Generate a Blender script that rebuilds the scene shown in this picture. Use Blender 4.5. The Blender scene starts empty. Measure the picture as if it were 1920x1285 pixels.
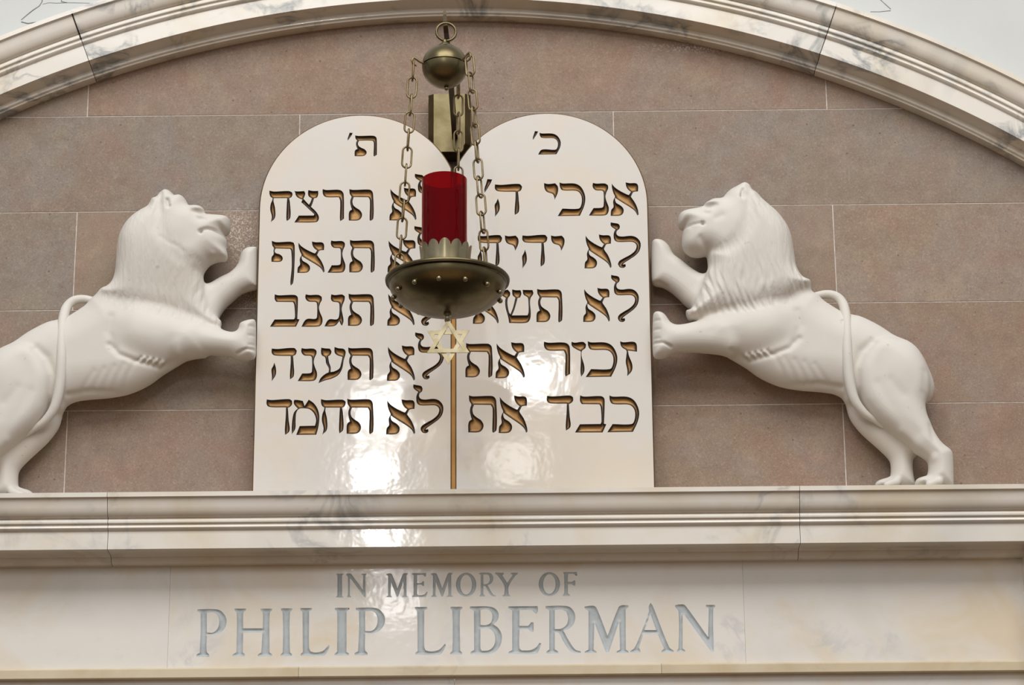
import bpy, math, random
import numpy as np
from mathutils import Vector, Matrix
from mathutils.geometry import delaunay_2d_cdt

SC = bpy.context.scene
COL = SC.collection
random.seed(4)
RNG = np.random.default_rng(7)

# ------------------------------------------------------------------ camera
# world: the stone wall is the plane y = 0, x = 0 is the axis of the arch, z = 0 the floor
F_PX, TH, PSI, RHO = 5200.0, 0.33492582, 0.00647539, -0.00737109
CAM = np.array([0.1864, -6.5, 1.6])
FW = np.array([-math.sin(PSI) * math.cos(TH), math.cos(PSI) * math.cos(TH), math.sin(TH)])
R0 = np.array([math.cos(PSI), math.sin(PSI), 0.0])
U0 = np.cross(R0, FW)
RT = math.cos(RHO) * R0 + math.sin(RHO) * U0
UP = -math.sin(RHO) * R0 + math.cos(RHO) * U0
cam = bpy.data.cameras.new('camera')
cam.sensor_width = 36.0
cam.lens = F_PX / 1920.0 * 36.0
cam.clip_start, cam.clip_end = 0.1, 100.0
co = bpy.data.objects.new('camera', cam)
COL.objects.link(co)
M = Matrix(((RT[0], UP[0], -FW[0], CAM[0]), (RT[1], UP[1], -FW[1], CAM[1]), (RT[2], UP[2], -FW[2], CAM[2]), (0, 0, 0, 1)))
co.matrix_world = M
SC.camera = co


def pp(p, dep=0.0):
    """measured points -> (x, z) on the plane standing `dep` metres in front of the wall"""
    p = np.atleast_2d(np.asarray(p, float))
    d = FW + ((p[:, :1] - 960.0) / F_PX) * RT - ((p[:, 1:2] - 642.5) / F_PX) * UP
    t = (-dep - CAM[1]) / d[:, 1:2]
    q = CAM + d * t
    return q[:, [0, 2]]


def P(x, y, dep=0.0):
    q = pp([(x, y)], dep)[0]
    return Vector((q[0], -dep, q[1]))


# ------------------------------------------------------------------ world, lights, exposure
SC.view_settings.view_transform = 'Standard'
SC.view_settings.look = 'None'
SC.view_settings.exposure = 0.0
SC.view_settings.gamma = 1.0
SC.view_settings.use_curve_mapping = False

wd = bpy.data.worlds.new('hall_light')
SC.world = wd
wd.use_nodes = True
nt = wd.node_tree
nt.nodes.clear()
tc = nt.nodes.new('ShaderNodeTexCoord')
sx = nt.nodes.new('ShaderNodeSeparateXYZ')
mr = nt.nodes.new('ShaderNodeValToRGB')
mp = nt.nodes.new('ShaderNodeMapRange')
mp.inputs['From Min'].default_value = -1.0
bg = nt.nodes.new('ShaderNodeBackground')
wo = nt.nodes.new('ShaderNodeOutputWorld')
nt.links.new(tc.outputs['Generated'], sx.inputs[0])
nt.links.new(sx.outputs['Z'], mp.inputs['Value'])
nt.links.new(mp.outputs[0], mr.inputs[0])
e = mr.color_ramp.elements
e[0].position, e[0].color = 0.36, (0.15, 0.115, 0.08, 1)
e[1].position, e[1].color = 0.54, (0.865, 0.885, 0.91, 1)
nt.links.new(mr.outputs[0], bg.inputs['Color'])
bg.inputs['Strength'].default_value = 0.60
nt.links.new(bg.outputs[0], wo.inputs[0])


def area(name, loc, target, sx_, sy_, power, color=(1, 1, 1)):
    l = bpy.data.lights.new(name, 'AREA')
    l.shape = 'RECTANGLE'
    l.size, l.size_y, l.energy, l.color = sx_, sy_, power, color
    o = bpy.data.objects.new(name, l)
    COL.objects.link(o)
    o.location = loc
    o.rotation_euler = (Vector(target) - Vector(loc)).to_track_quat('-Z', 'Y').to_euler()
    return o


area('ceiling_light', (0.3, -5.6, 9.4), (0, 0, 3.8), 8.0, 4.0, 580, (1.0, 0.998, 0.992))


def mirrored(name, x, y, dep, w, h, watts, yb=-11.0):
    """a lamp or window at the back of the hall, standing where the polished marble shows its reflection"""
    q = P(x, y, dep)
    c2 = np.array([CAM[0], -2 * dep - CAM[1], CAM[2]])
    d = np.array(q) - c2
    t = (yb - c2[1]) / d[1]
    loc = c2 + d * t
    k = 0.00133 * (6.5 - yb) / 6.5
    area(name, tuple(loc), tuple(q), w * k, h * k, watts, (1.0, 0.985, 0.96))


mirrored('gallery_lamp', 703, 888, 0.07, 38, 46, 30)
mirrored('gallery_lamp', 712, 1006, 0.1225, 52, 34, 22)
mirrored('gallery_window', 718, 770, 0.07, 84, 84, 17)
mirrored('gallery_window', 1000, 712, 0.07, 78, 52, 17)
mirrored('gallery_window', 968, 868, 0.07, 78, 62, 4)
mirrored('gallery_lamp', 738, 1128, 0.02, 46, 56, 5)


# ------------------------------------------------------------------ materials
def s2l(c):
    return tuple((x / 12.92 if x <= 0.04045 else ((x + 0.055) / 1.055) ** 2.4) for x in [v / 255.0 for v in c]) + (1.0,)


class NT:
    def __init__(self, name):
        self.m = bpy.data.materials.new(name)
        self.m.use_nodes = True
        self.t = self.m.node_tree
        self.b = self.t.nodes['Principled BSDF']

    def n(self, kind, **kw):
        o = self.t.nodes.new('ShaderNode' + kind)
        for k, v in kw.items():
            if k in o.inputs:
                o.inputs[k].default_value = v
            else:
                setattr(o, k, v)
        return o

    def l(self, a, b):
        self.t.links.new(a, b)

    def coords(self, per_object=True, scale=(1, 1, 1)):
        tc = self.n('TexCoord')
        out = tc.outputs['Object']
        if per_object:
            oi = self.n('ObjectInfo')
            mul = self.n('VectorMath', operation='MULTIPLY')
            cmb = self.n('CombineXYZ')
            for i in range(3):
                self.l(oi.outputs['Random'], cmb.inputs[i])
            mul.inputs[1].default_value = (37.0, 11.0, 23.0)
            self.l(cmb.outputs[0], mul.inputs[0])
            add = self.n('VectorMath', operation='ADD')
            self.l(out, add.inputs[0])
            self.l(mul.outputs[0], add.inputs[1])
            out = add.outputs[0]
        mpn = self.n('Mapping')
        mpn.inputs['Scale'].default_value = scale
        self.l(out, mpn.inputs[0])
        return mpn.outputs[0]

    def noise(self, vec, scale, detail=4, rough=0.55, dist=0.0):
        n = self.n('TexNoise')
        n.inputs['Scale'].default_value = scale
        n.inputs['Detail'].default_value = detail
        n.inputs['Roughness'].default_value = rough
        n.inputs['Distortion'].default_value = dist
        self.l(vec, n.inputs['Vector'])
        return n.outputs['Fac']

    def ramp(self, fac, stops):
        r = self.n('ValToRGB')
        el = r.color_ramp.elements
        while len(el) < len(stops):
            el.new(0.5)
        for k, (p, c) in enumerate(stops):
            el[k].position = p
            el[k].color = c if len(c) == 4 else tuple(c) + (1,)
        self.l(fac, r.inputs[0])
        return r.outputs[0]

    def mix(self, fac, a, b, mode='MIX'):
        m = self.n('Mix', data_type='RGBA', blend_type=mode)
        for sock, v in ((m.inputs[0], fac), (m.inputs[6], a), (m.inputs[7], b)):
            if hasattr(v, 'is_linked'):
                self.l(v, sock)
            else:
                sock.default_value = v
        return m.outputs[2]

    def bump(self, h, strength, dist):
        b = self.n('Bump')
        b.inputs['Strength'].default_value = strength
        b.inputs['Distance'].default_value = dist
        self.l(h, b.inputs['Height'])
        self.l(b.outputs[0], self.b.inputs['Normal'])
        return b


G = lambda v: (v, v, v, 1)


def marble(name, base, warm, vein, warm_amt=0.5, vein_amt=0.6, rough=0.28, coat=0.3, per_object=True):
    t = NT(name)
    v = t.coords(per_object)
    big = t.noise(v, 3.2, 5, 0.6, 0.6)
    c = t.mix(t.ramp(big, [(0.46, G(0)), (0.66, G(warm_amt))]), s2l(base), s2l(warm))
    cl = t.noise(v, 2.1, 6, 0.62, 1.4)
    thin = t.noise(v, 6.5, 5, 0.56, 0.9)
    band = t.ramp(thin, [(0.44, G(0)), (0.50, G(1)), (0.56, G(0))])
    msk = t.ramp(cl, [(0.50, G(0)), (0.64, G(vein_amt))])
    f = t.n('Math', operation='MULTIPLY')
    t.l(band, f.inputs[0]); t.l(msk, f.inputs[1])
    c = t.mix(f.outputs[0], c, s2l(vein))
    soft = t.ramp(t.noise(v, 1.6, 4, 0.5, 0.8), [(0.56, G(0)), (0.80, G(vein_amt * 0.75))])
    c = t.mix(soft, c, s2l(vein))
    t.l(c, t.b.inputs['Base Color'])
    t.b.inputs['Roughness'].default_value = rough
    t.b.inputs['Coat Weight'].default_value = coat
    t.b.inputs['Coat Roughness'].default_value = 0.06
    t.b.inputs['Specular IOR Level'].default_value = 0.4
    bp = t.bump(t.noise(v, 16, 3), 0.16, 0.002)
    t.l(bp.outputs[0], t.b.inputs['Coat Normal'])
    return t.m


M_TABLET = marble('tablet_marble', (207, 200, 191), (212, 194, 166), (196, 192, 184), 0.5, 0.22, 0.34, 0.45)
M_MARBLE = marble('veined_marble', (219, 212, 201), (208, 192, 162), (150, 152, 150), 0.65, 0.62, 0.32, 0.35)
M_ARCH = marble('arch_marble', (219, 212, 201), (208, 194, 166), (128, 132, 132), 0.60, 0.90, 0.32, 0.35)
M_FRIEZE = marble('frieze_marble', (222, 216, 207), (214, 196, 164), (180, 182, 184), 0.75, 0.5, 0.30, 0.40)
M_TAN = marble('tan_marble', (206, 192, 164), (190, 166, 128), (150, 140, 124), 0.7, 0.3, 0.35, 0.2)


def stone_mat():
    t = NT('sandstone')
    v = t.coords(True)
    a = t.noise(v, 2.6, 5, 0.6, 0.5)
    c = t.ramp(a, [(0.30, s2l((141, 122, 108))), (0.44, s2l((145, 129, 112))), (0.56, s2l((143, 131, 121))), (0.72, s2l((153, 139, 120)))])
    b = t.noise(v, 7.0, 4, 0.6, 0.3)
    c = t.mix(t.ramp(b, [(0.48, G(0)), (0.70, G(0.6))]), c, s2l((149, 120, 105)))
    mo = t.noise(v, 22, 4, 0.65, 0.4)
    c = t.mix(t.ramp(mo, [(0.34, G(0.45)), (0.50, G(0))]), c, s2l((132, 112, 98)))
    c = t.mix(t.ramp(mo, [(0.54, G(0)), (0.72, G(0.40))]), c, s2l((168, 152, 136)))
    d = t.noise(v, 210, 3, 0.75)
    c = t.mix(t.ramp(d, [(0.34, G(0.50)), (0.45, G(0)), ]), c, s2l((118, 98, 84)))
    c = t.mix(t.ramp(d, [(0.56, G(0)), (0.68, G(0.50))]), c, s2l((182, 166, 150)))
    vo = t.n('TexVoronoi')
    vo.inputs['Scale'].default_value = 42
    t.l(v, vo.inputs['Vector'])
    spk = t.ramp(vo.outputs['Distance'], [(0.05, G(1)), (0.14, G(0))])
    pick = t.ramp(t.noise(v, 30, 2), [(0.54, G(0)), (0.60, G(0.8))])
    f = t.n('Math', operation='MULTIPLY')
    t.l(spk, f.inputs[0]); t.l(pick, f.inputs[1])
    c = t.mix(f.outputs[0], c, s2l((88, 74, 66)))
    geo = t.n('NewGeometry')
    for px, py, rx, rz in ((452, 440, 0.075, 0.11), (470, 560, 0.05, 0.06), (1330, 88, 0.22, 0.020)):
        q = P(px, py, 0)
        sub = t.n('VectorMath', operation='SUBTRACT')
        sub.inputs[1].default_value = (q.x, 0, q.z)
        t.l(geo.outputs['Position'], sub.inputs[0])
        dv = t.n('VectorMath', operation='MULTIPLY')
        dv.inputs[1].default_value = (1 / rx, 0, 1 / rz)
        t.l(sub.outputs[0], dv.inputs[0])
        ln = t.n('VectorMath', operation='LENGTH')
        t.l(dv.outputs[0], ln.inputs[0])
        m1 = t.ramp(ln.outputs['Value'], [(0.25, G(1)), (1.0, G(0))])
        m2 = t.ramp(t.noise(v, 190, 2, 0.8), [(0.50, G(0)), (0.60, G(0.75))])
        mm = t.n('Math', operation='MULTIPLY')
        t.l(m1, mm.inputs[0]); t.l(m2, mm.inputs[1])
        c = t.mix(mm.outputs[0], c, s2l((206, 200, 198)))
    oi = t.n('ObjectInfo')
    tint = t.ramp(oi.outputs['Random'], [(0.0, s2l((248, 236, 228))), (0.5, s2l((255, 250, 244))), (1.0, s2l((240, 240, 238)))])
    c = t.mix(1.0, c, tint, 'MULTIPLY')
    t.l(c, t.b.inputs['Base Color'])
    t.b.inputs['Roughness'].default_value = 0.75
    t.bump(d, 0.25, 0.002)
    return t.m


M_STONE = stone_mat()


def plain(name, rgb, rough=0.6, metal=0.0, nscale=0, namt=0.0, rgb2=None, bump=0.0):
    t = NT(name)
    t.b.inputs['Roughness'].default_value = rough
    t.b.inputs['Metallic'].default_value = metal
    if nscale:
        v = t.coords(True)
        n = t.noise(v, nscale, 5, 0.6, 0.3)
        c = t.mix(t.ramp(n, [(0.42, G(0)), (0.68, G(namt))]), s2l(rgb), s2l(rgb2 or rgb))
        t.l(c, t.b.inputs['Base Color'])
        if bump:
            t.bump(n, bump, 0.002)
    else:
        t.b.inputs['Base Color'].default_value = s2l(rgb)
    return t.m


M_MORTAR = plain('mortar', (214, 206, 198), 0.9, 0, 60, 0.6, (168, 150, 138))
M_PLASTER = plain('white_plaster', (201, 202, 199), 0.8, 0, 2.5, 0.5, (191, 193, 191))
M_CRACK = plain('dark_crack', (112, 112, 110), 0.9, 0, 30, 0.8, (160, 162, 160))
M_GAP = plain('dark_joint', (44, 38, 34), 0.9, 0, 20, 0.8, (110, 98, 84))
M_GREY = plain('grey_paint', (182, 188, 189), 0.5, 0, 40, 0.5, (150, 156, 156))
M_EDGE = plain('stained_edge', (110, 82, 48), 0.6, 0, 9, 0.8, (46, 38, 32))
M_GOLDLINE = plain('gold_paint', (176, 128, 62), 0.45, 0.35, 12, 0.5, (128, 86, 36))
M_ADDED_DARKFLOOR = plain('added_dark_floor_mat', (24, 21, 19), 0.95, 0, 30, 0.5, (18, 15, 13))
M_ADDED_DARKPANEL = plain('added_dark_panel_mat', (46, 34, 26), 0.5, 0, 4, 0.6, (34, 24, 18))
M_ADDED_BROWNFLOOR = plain('added_brown_floor_mat', (176, 136, 90), 0.5, 0, 3, 0.6, (150, 112, 70))
M_WAX = plain('wax', (120, 60, 50), 0.6, 0, 10, 0.3, (90, 40, 36))


def brass_mat(name, a, b, rough):
    t = NT(name)
    v = t.coords(False)
    n = t.noise(v, 18, 5, 0.6, 0.4)
    c = t.mix(t.ramp(n, [(0.40, G(0)), (0.66, G(1))]), s2l(a), s2l(b))
    t.l(c, t.b.inputs['Base Color'])
    t.b.inputs['Metallic'].default_value = 0.92
    t.l(t.ramp(n, [(0.3, G(rough)), (0.8, G(rough + 0.1))]), t.b.inputs['Roughness'])
    return t.m


M_BRASS = brass_mat('aged_brass', (108, 98, 71), (90, 79, 54), 0.30)
M_BRASS_L = brass_mat('pale_brass', (146, 136, 110), (128, 116, 88), 0.28)
M_CHAIN = brass_mat('chain_brass', (138, 122, 92), (112, 92, 62), 0.40)


def glass_mat():
    t = NT('red_glass')
    t.b.inputs['Base Color'].default_value = (0.15, 0.001, 0.003, 1)
    t.b.inputs['Roughness'].default_value = 0.06
    t.b.inputs['Specular IOR Level'].default_value = 0.14
    tr = t.n('BsdfTransparent')
    tr.inputs['Color'].default_value = (0.80, 0.03, 0.035, 1)
    mx = t.n('MixShader')
    mx.inputs[0].default_value = 0.55
    out = t.t.nodes['Material Output']
    t.l(tr.outputs[0], mx.inputs[1])
    t.l(t.b.outputs[0], mx.inputs[2])
    t.l(mx.outputs[0], out.inputs['Surface'])
    return t.m


M_GLASS = glass_mat()
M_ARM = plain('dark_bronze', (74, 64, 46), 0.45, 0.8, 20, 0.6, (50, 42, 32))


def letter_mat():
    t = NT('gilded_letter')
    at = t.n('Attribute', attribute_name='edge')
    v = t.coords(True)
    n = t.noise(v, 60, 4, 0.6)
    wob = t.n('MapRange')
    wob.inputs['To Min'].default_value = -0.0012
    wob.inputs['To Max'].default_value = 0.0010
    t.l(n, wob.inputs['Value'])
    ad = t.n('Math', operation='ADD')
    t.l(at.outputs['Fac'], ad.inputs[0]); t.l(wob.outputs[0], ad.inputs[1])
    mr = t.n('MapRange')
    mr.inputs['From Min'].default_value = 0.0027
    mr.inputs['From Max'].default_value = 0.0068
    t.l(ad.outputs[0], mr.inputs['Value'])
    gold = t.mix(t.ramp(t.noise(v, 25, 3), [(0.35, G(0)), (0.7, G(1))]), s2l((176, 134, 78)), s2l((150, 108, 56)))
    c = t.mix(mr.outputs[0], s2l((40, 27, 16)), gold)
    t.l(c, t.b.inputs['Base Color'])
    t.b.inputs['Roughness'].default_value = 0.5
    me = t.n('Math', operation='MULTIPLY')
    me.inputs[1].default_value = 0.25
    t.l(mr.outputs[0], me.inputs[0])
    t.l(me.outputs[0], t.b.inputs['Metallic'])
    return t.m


M_LETTER = letter_mat()


def lion_mat(hair):
    t = NT('lion_mane_marble' if hair else 'lion_marble')
    v = t.coords(True)
    n = t.noise(v, 4.0, 5, 0.55, 0.4)
    c = t.mix(t.ramp(n, [(0.45, G(0)), (0.75, G(0.6))]), s2l((210, 204, 195)), s2l((201, 194, 182)))
    s = t.noise(v, 55, 2, 0.5)
    c = t.mix(t.ramp(s, [(0.70, G(0)), (0.78, G(0.5))]), c, s2l((170, 162, 150)))
    t.l(c, t.b.inputs['Base Color'])
    t.b.inputs['Roughness'].default_value = 0.55
    t.b.inputs['Specular IOR Level'].default_value = 0.3
    if not hair:
        t.bump(t.noise(v, 26, 3), 0.12, 0.003)
    else:
        v2 = t.coords(True, (95, 95, 17))
        h = t.noise(v2, 1.0, 2, 0.5, 0.35)
        t.bump(h, 0.35, 0.006)
    return t.m


M_LION = lion_mat(False)
M_MANE = lion_mat(True)


# ------------------------------------------------------------------ mesh helpers
def link(name, me, mat=None, parent=None):
    o = bpy.data.objects.new(name, me)
    COL.objects.link(o)
    if parent is not None:
        o.parent = parent
    if mat is not None and not me.materials:
        me.materials.append(mat)
    return o


def mesh(name, verts, faces, mat=None, parent=None, smooth=False):
    me = bpy.data.meshes.new(name)
    me.from_pydata([tuple(v) for v in verts], [], [tuple(f) for f in faces])
    me.update()
    if smooth:
        me.polygons.foreach_set('use_smooth', [True] * len(me.polygons))
    return link(name, me, mat, parent)


def empty(name, loc=(0, 0, 0), **kw):
    o = bpy.data.objects.new(name, None)
    o.empty_display_size = 0.05
    COL.objects.link(o)
    o.location = loc
    for k, v in kw.items():
        o[k] = v
    return o


def tag(o, label=None, cat=None, group=None, kind=None):
    for k, v in (('label', label), ('category', cat), ('group', group), ('kind', kind)):
        if v:
            o[k] = v
    return o


def auto_smooth(o, ang=35):
    me = o.data
    me.polygons.foreach_set('use_smooth', [True] * len(me.polygons))
    try:
        me.set_sharp_from_angle(angle=math.radians(ang))
    except Exception:
        pass
    return o


class MB:
    def __init__(self):
        self.v, self.f = [], []

    def add(self, verts, faces):
        o = len(self.v)
        self.v += [tuple(v) for v in verts]
        self.f += [tuple(i + o for i in f) for f in faces]

    def box(self, x0, x1, y0, y1, z0, z1):
        v = [(x, y, z) for x in (x0, x1) for y in (y0, y1) for z in (z0, z1)]
        self.add(v, [(0, 1, 3, 2), (4, 6, 7, 5), (0, 4, 5, 1), (2, 3, 7, 6), (0, 2, 6, 4), (1, 5, 7, 3)])

    def lathe(self, prof, c=(0, 0, 0), n=48, closed=False):
        c = Vector(c)
        rings = []
        v = []
        f = []
        for (r, z) in prof:
            if r < 1e-6:
                rings.append([len(v)])
                v.append((c.x, c.y, c.z + z))
            else:
                rings.append(list(range(len(v), len(v) + n)))
                for k in range(n):
                    a = 2 * math.pi * k / n
                    v.append((c.x + r * math.cos(a), c.y + r * math.sin(a), c.z + z))
        pairs = list(zip(rings[:-1], rings[1:])) + ([(rings[-1], rings[0])] if closed else [])
        for a, b in pairs:
            for k in range(n):
                k2 = (k + 1) % n
                if len(a) == 1 and len(b) == 1:
                    continue
                if len(a) == 1:
                    f.append((a[0], b[k], b[k2]))
                elif len(b) == 1:
                    f.append((a[k], b[0], a[k2]))
                else:
                    f.append((a[k], b[k], b[k2], a[k2]))
        self.add(v, f)

    def tube(self, pts, r, n=10, closed=False):
        pts = [Vector(p) for p in pts]
        m = len(pts)
        rr = r if hasattr(r, '__len__') else [r] * m
        nrm = None
        v = []
        for i, p in enumerate(pts):
            a = pts[(i - 1) % m] if (closed or i > 0) else p
            b = pts[(i + 1) % m] if (closed or i < m - 1) else p
            t = (b - a).normalized()
            if nrm is None:
                ref = Vector((0, 0, 1)) if abs(t.z) < 0.9 else Vector((1, 0, 0))
                nrm = t.cross(ref).normalized()
            else:
                nrm = (nrm - t * nrm.dot(t)).normalized()
            bn = t.cross(nrm)
            for k in range(n):
                an = 2 * math.pi * k / n
                v.append(p + rr[i] * (math.cos(an) * nrm + math.sin(an) * bn))
        f = []
        for i in range(m if closed else m - 1):
            j = (i + 1) % m
            for k in range(n):
                k2 = (k + 1) % n
                f.append((i * n + k, i * n + k2, j * n + k2, j * n + k))
        if not closed:
            f.append(tuple(range(n - 1, -1, -1)))
            f.append(tuple((m - 1) * n + k for k in range(n)))
        self.add(v, f)

    def sphere(self, c, r, n=16, m=10):
        self.lathe([(r * math.sin(math.pi * i / m) if 0 < i < m else 0.0, -r * math.cos(math.pi * i / m)) for i in range(m + 1)], c, n)

    def build(self, name, mat, parent=None, smooth=None):
        o = mesh(name, self.v, self.f, mat, parent)
        if smooth:
            auto_smooth(o, smooth)
        return o


def resample_smooth(pts, ang=62, step=None, k=6):
    """closed outline: Catmull-Rom through soft points, straight into sharp ones"""
    p = np.asarray(pts, float)
    n = len(p)
    d0 = p - np.roll(p, 1, 0)
    d1 = np.roll(p, -1, 0) - p
    c = (d0 * d1).sum(1) / (np.hypot(*d0.T) * np.hypot(*d1.T) + 1e-12)
    corner = np.degrees(np.arccos(np.clip(c, -1, 1))) > ang
    out = []
    for i in range(n):
        a, b = p[i], p[(i + 1) % n]
        pa, nb = p[i - 1], p[(i + 2) % n]
        L = np.hypot(*(b - a))
        ma = (b - a) if corner[i] else (b - pa) * L / (np.hypot(*(b - pa)) + 1e-9)
        mb = (b - a) if corner[(i + 1) % n] else (nb - a) * L / (np.hypot(*(nb - a)) + 1e-9)
        kk = max(1, int(math.ceil(L / step))) if step else k
        for s in np.arange(kk) / kk:
            h00 = 2 * s**3 - 3 * s**2 + 1; h10 = s**3 - 2 * s**2 + s
            h01 = -2 * s**3 + 3 * s**2; h11 = s**3 - s**2
            out.append(h00 * a + h10 * ma + h01 * b + h11 * mb)
    return np.array(out)


def seg_dist(q, poly, closed=True):
    a = poly
    b = np.roll(poly, -1, 0)
    if not closed:
        a, b = a[:-1], b[:-1]
    best = np.full(len(q), 1e9)
    for p0, p1 in zip(a, b):
        d = p1 - p0
        L2 = d @ d + 1e-15
        t = np.clip(((q - p0) @ d) / L2, 0, 1)
        e = q - p0 - t[:, None] * d
        best = np.minimum(best, (e * e).sum(1))
    return np.sqrt(best)


def inside(q, poly):
    x, y = q[:, 0], q[:, 1]
    r = np.zeros(len(q), bool)
    a = poly
    b = np.roll(poly, -1, 0)
    for (x0, y0), (x1, y1) in zip(a, b):
        if y0 == y1:
            continue
        c = ((y0 > y) != (y1 > y)) & (x < (x1 - x0) * (y - y0) / (y1 - y0) + x0)
        r ^= c
    return r


def inside_multi(q, polys):
    r = np.zeros(len(q), bool)
    for p in polys:
        r ^= inside(q, p)
    return r


def cdt(polys, extra=None):
    vs, es = [], []
    for p in polys:
        o = len(vs)
        n = len(p)
        vs += [Vector((float(a), float(b))) for a, b in p]
        es += [(o + i, o + (i + 1) % n) for i in range(n)]
    if extra is not None:
        vs += [Vector((float(a), float(b))) for a, b in extra]
    r = delaunay_2d_cdt(vs, es, [], 0, 1e-7)
    v = np.array([(p.x, p.y) for p in r[0]])
    f = np.array([t for t in r[2] if len(t) == 3])
    return v, f


def orient_front(v2, f):
    """triangles facing -y when (x, z) -> (x, y, z)"""
    a, b, c = v2[f[:, 0]], v2[f[:, 1]], v2[f[:, 2]]
    ar = (b[:, 0] - a[:, 0]) * (c[:, 1] - a[:, 1]) - (b[:, 1] - a[:, 1]) * (c[:, 0] - a[:, 0])
    f = f.copy()
    m = ar < 0
    f[m] = f[m][:, ::-1]
    return f[np.abs(ar) > 1e-12]


def carved_letter(name, polys, dep, mat, parent, dmax, rad, sp):
    """a V-carved sunken letter whose rim lies on the plane `dep` in front of the wall"""
    allp = np.vstack(polys)
    lo, hi = allp.min(0), allp.max(0)
    xs = np.arange(lo[0], hi[0], sp)
    zs = np.arange(lo[1], hi[1], sp * 0.87)
    gx, gz = np.meshgrid(xs, zs)
    gx = gx + (np.arange(len(zs)) % 2)[:, None] * sp * 0.5
    q = np.c_[gx.ravel(), gz.ravel()]
    q = q[inside_multi(q, polys)]
    d = np.min([seg_dist(q, p) for p in polys], axis=0)
    q = q[d > sp * 0.45]
    v, f = cdt(polys, q)
    cen = v[f].mean(1)
    f = orient_front(v, f[inside_multi(cen, polys)])
    d = np.min([seg_dist(v, p) for p in polys], axis=0)
    t = np.clip(d / rad, 0, 1)
    dd = dmax * (1 - (1 - t) ** 2)
    verts = np.c_[v[:, 0], -dep + dd, v[:, 1]]
    o = mesh(name, verts, f, mat, parent, smooth=True)
    at = o.data.attributes.new('edge', 'FLOAT', 'POINT')
    at.data.foreach_set('value', d.astype(np.float32))
    return o


def slab_with_holes(name, outline, holes, dep, back, mat, parent, chamfer=0.0, edge_mat=None):
    """plate with the carved outlines cut out of its front face"""
    out = np.asarray(outline, float)
    n = len(out)
    fo = out
    if chamfer:
        e0 = out - np.roll(out, 1, 0); e1 = np.roll(out, -1, 0) - out
        e0 /= np.hypot(*e0.T)[:, None]; e1 /= np.hypot(*e1.T)[:, None]
        sgn = np.sign(sum(out[i, 0] * out[(i + 1) % n, 1] - out[(i + 1) % n, 0] * out[i, 1] for i in range(n)))
        n0 = np.c_[-e0[:, 1], e0[:, 0]] * sgn; n1 = np.c_[-e1[:, 1], e1[:, 0]] * sgn
        nn = n0 + n1
        nn /= (1 + (n0 * n1).sum(1))[:, None]
        fo = out + nn * chamfer
    v, f = cdt([fo] + holes)
    cen = v[f].mean(1)
    f = orient_front(v, f[inside_multi(cen, [fo] + holes)])
    verts = [(a, -dep, b) for a, b in v]
    faces = [tuple(t) for t in f]
    mats = [0] * len(faces)
    m0 = len(verts)
    verts += [(a, -dep, b) for a, b in fo] + [(a, -dep + chamfer, b) for a, b in out] + [(a, -back, b) for a, b in out]
    for i in range(n):
        j = (i + 1) % n
        if chamfer:
            faces.append((m0 + i, m0 + n + i, m0 + n + j, m0 + j)); mats.append(1)
        faces.append((m0 + n + i, m0 + 2 * n + i, m0 + 2 * n + j, m0 + n + j)); mats.append(1 if chamfer else 0)
    faces.append(tuple(m0 + 2 * n + i for i in range(n))); mats.append(0)
    me = bpy.data.meshes.new(name)
    me.from_pydata(verts, [], faces)
    me.materials.append(mat)
    me.materials.append(edge_mat or mat)
    me.polygons.foreach_set('material_index', mats)
    me.update()
    return link(name, me, None, parent)


# ------------------------------------------------------------------ structure: wall, arch, cornice
Z_LEDGE = P(850, 917.5, 0.16).z
CX, CZ, CR = 0.0, CAM[2] + 0.07365502 * 6.5, 0.4106247543836542 * 6.5
ROWS = [P(850, y, 0)[2] for y in (212.0, 391.0, 575.0, 764.5)]
HALF = 2.35

wall = empty('wall_back', (0, 0, 0), kind='structure')
mb = MB(); mb.box(-HALF, HALF, 0.0, 0.20, Z_LEDGE - 0.25, CZ + CR + 0.06)
mb.build('mortar_bed', M_MORTAR, wall)
JG = 0.0014
rows = [(ROWS[0], CZ + CR + 0.05, [P(165, 190)[0], P(1549, 175)[0]]),
        (ROWS[1], ROWS[0], [P(562, 230)[0], P(1150, 225)[0]]),
        (ROWS[2], ROWS[1], [P(141, 480)[0], P(1565, 470)[0]]),
        (ROWS[3], ROWS[2], [P(562, 660)[0], P(1150, 660)[0]]),
        (Z_LEDGE - 0.2, ROWS[3], [P(123.5, 850)[0], P(1583, 830)[0]])]
for z0, z1, js in rows:
    xs = [-HALF] + js + [HALF]
    for a, b in zip(xs[:-1], xs[1:]):
        mb = MB(); mb.box(a + JG, b - JG, -0.0012, 0.02, z0 + JG, z1 - JG)
        mb.build('stone_block', M_STONE, wall)

# moulding profile shared by arch and cornice: (distance from the inner edge as measured, projection)
PRO = [(917.5, .160), (926.0, .160), (927.2, .157), (930.0, .153), (936, .151), (945, .149), (953, .146), (960, .141), (965, .135),
       (967.0, .129), (969.0, .133), (972, .135), (975.5, .134), (977.0, .131), (978.5, .128), (981, .130), (984, .131), (987, .129), (989.5, .125),
       (991.5, .1225), (1024.5, .1225), (1026, .119), (1031, .094), (1035, .075), (1040, .060)]
STEP = [(1041.0, .0590), (1046, .0585), (1049, .056), (1051.5, .050), (1053, .048), (1054.5, .044), (1056, .032)]
BEAD = [(1031, .102), (1035, .089), (1039, .0795), (1040.5, .0785), (1042, .082), (1045, .0835), (1048, .0825), (1050, .0790), (1051, .0765), (1052, .0775), (1054, .0765), (1055.2, .072), (1056, .066)]
prof = [(d, P(850, y, d).z) for y, d in PRO + STEP]
prof_a = [(d, P(850, y, d).z) for y, d in PRO[:-3] + BEAD]


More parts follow.
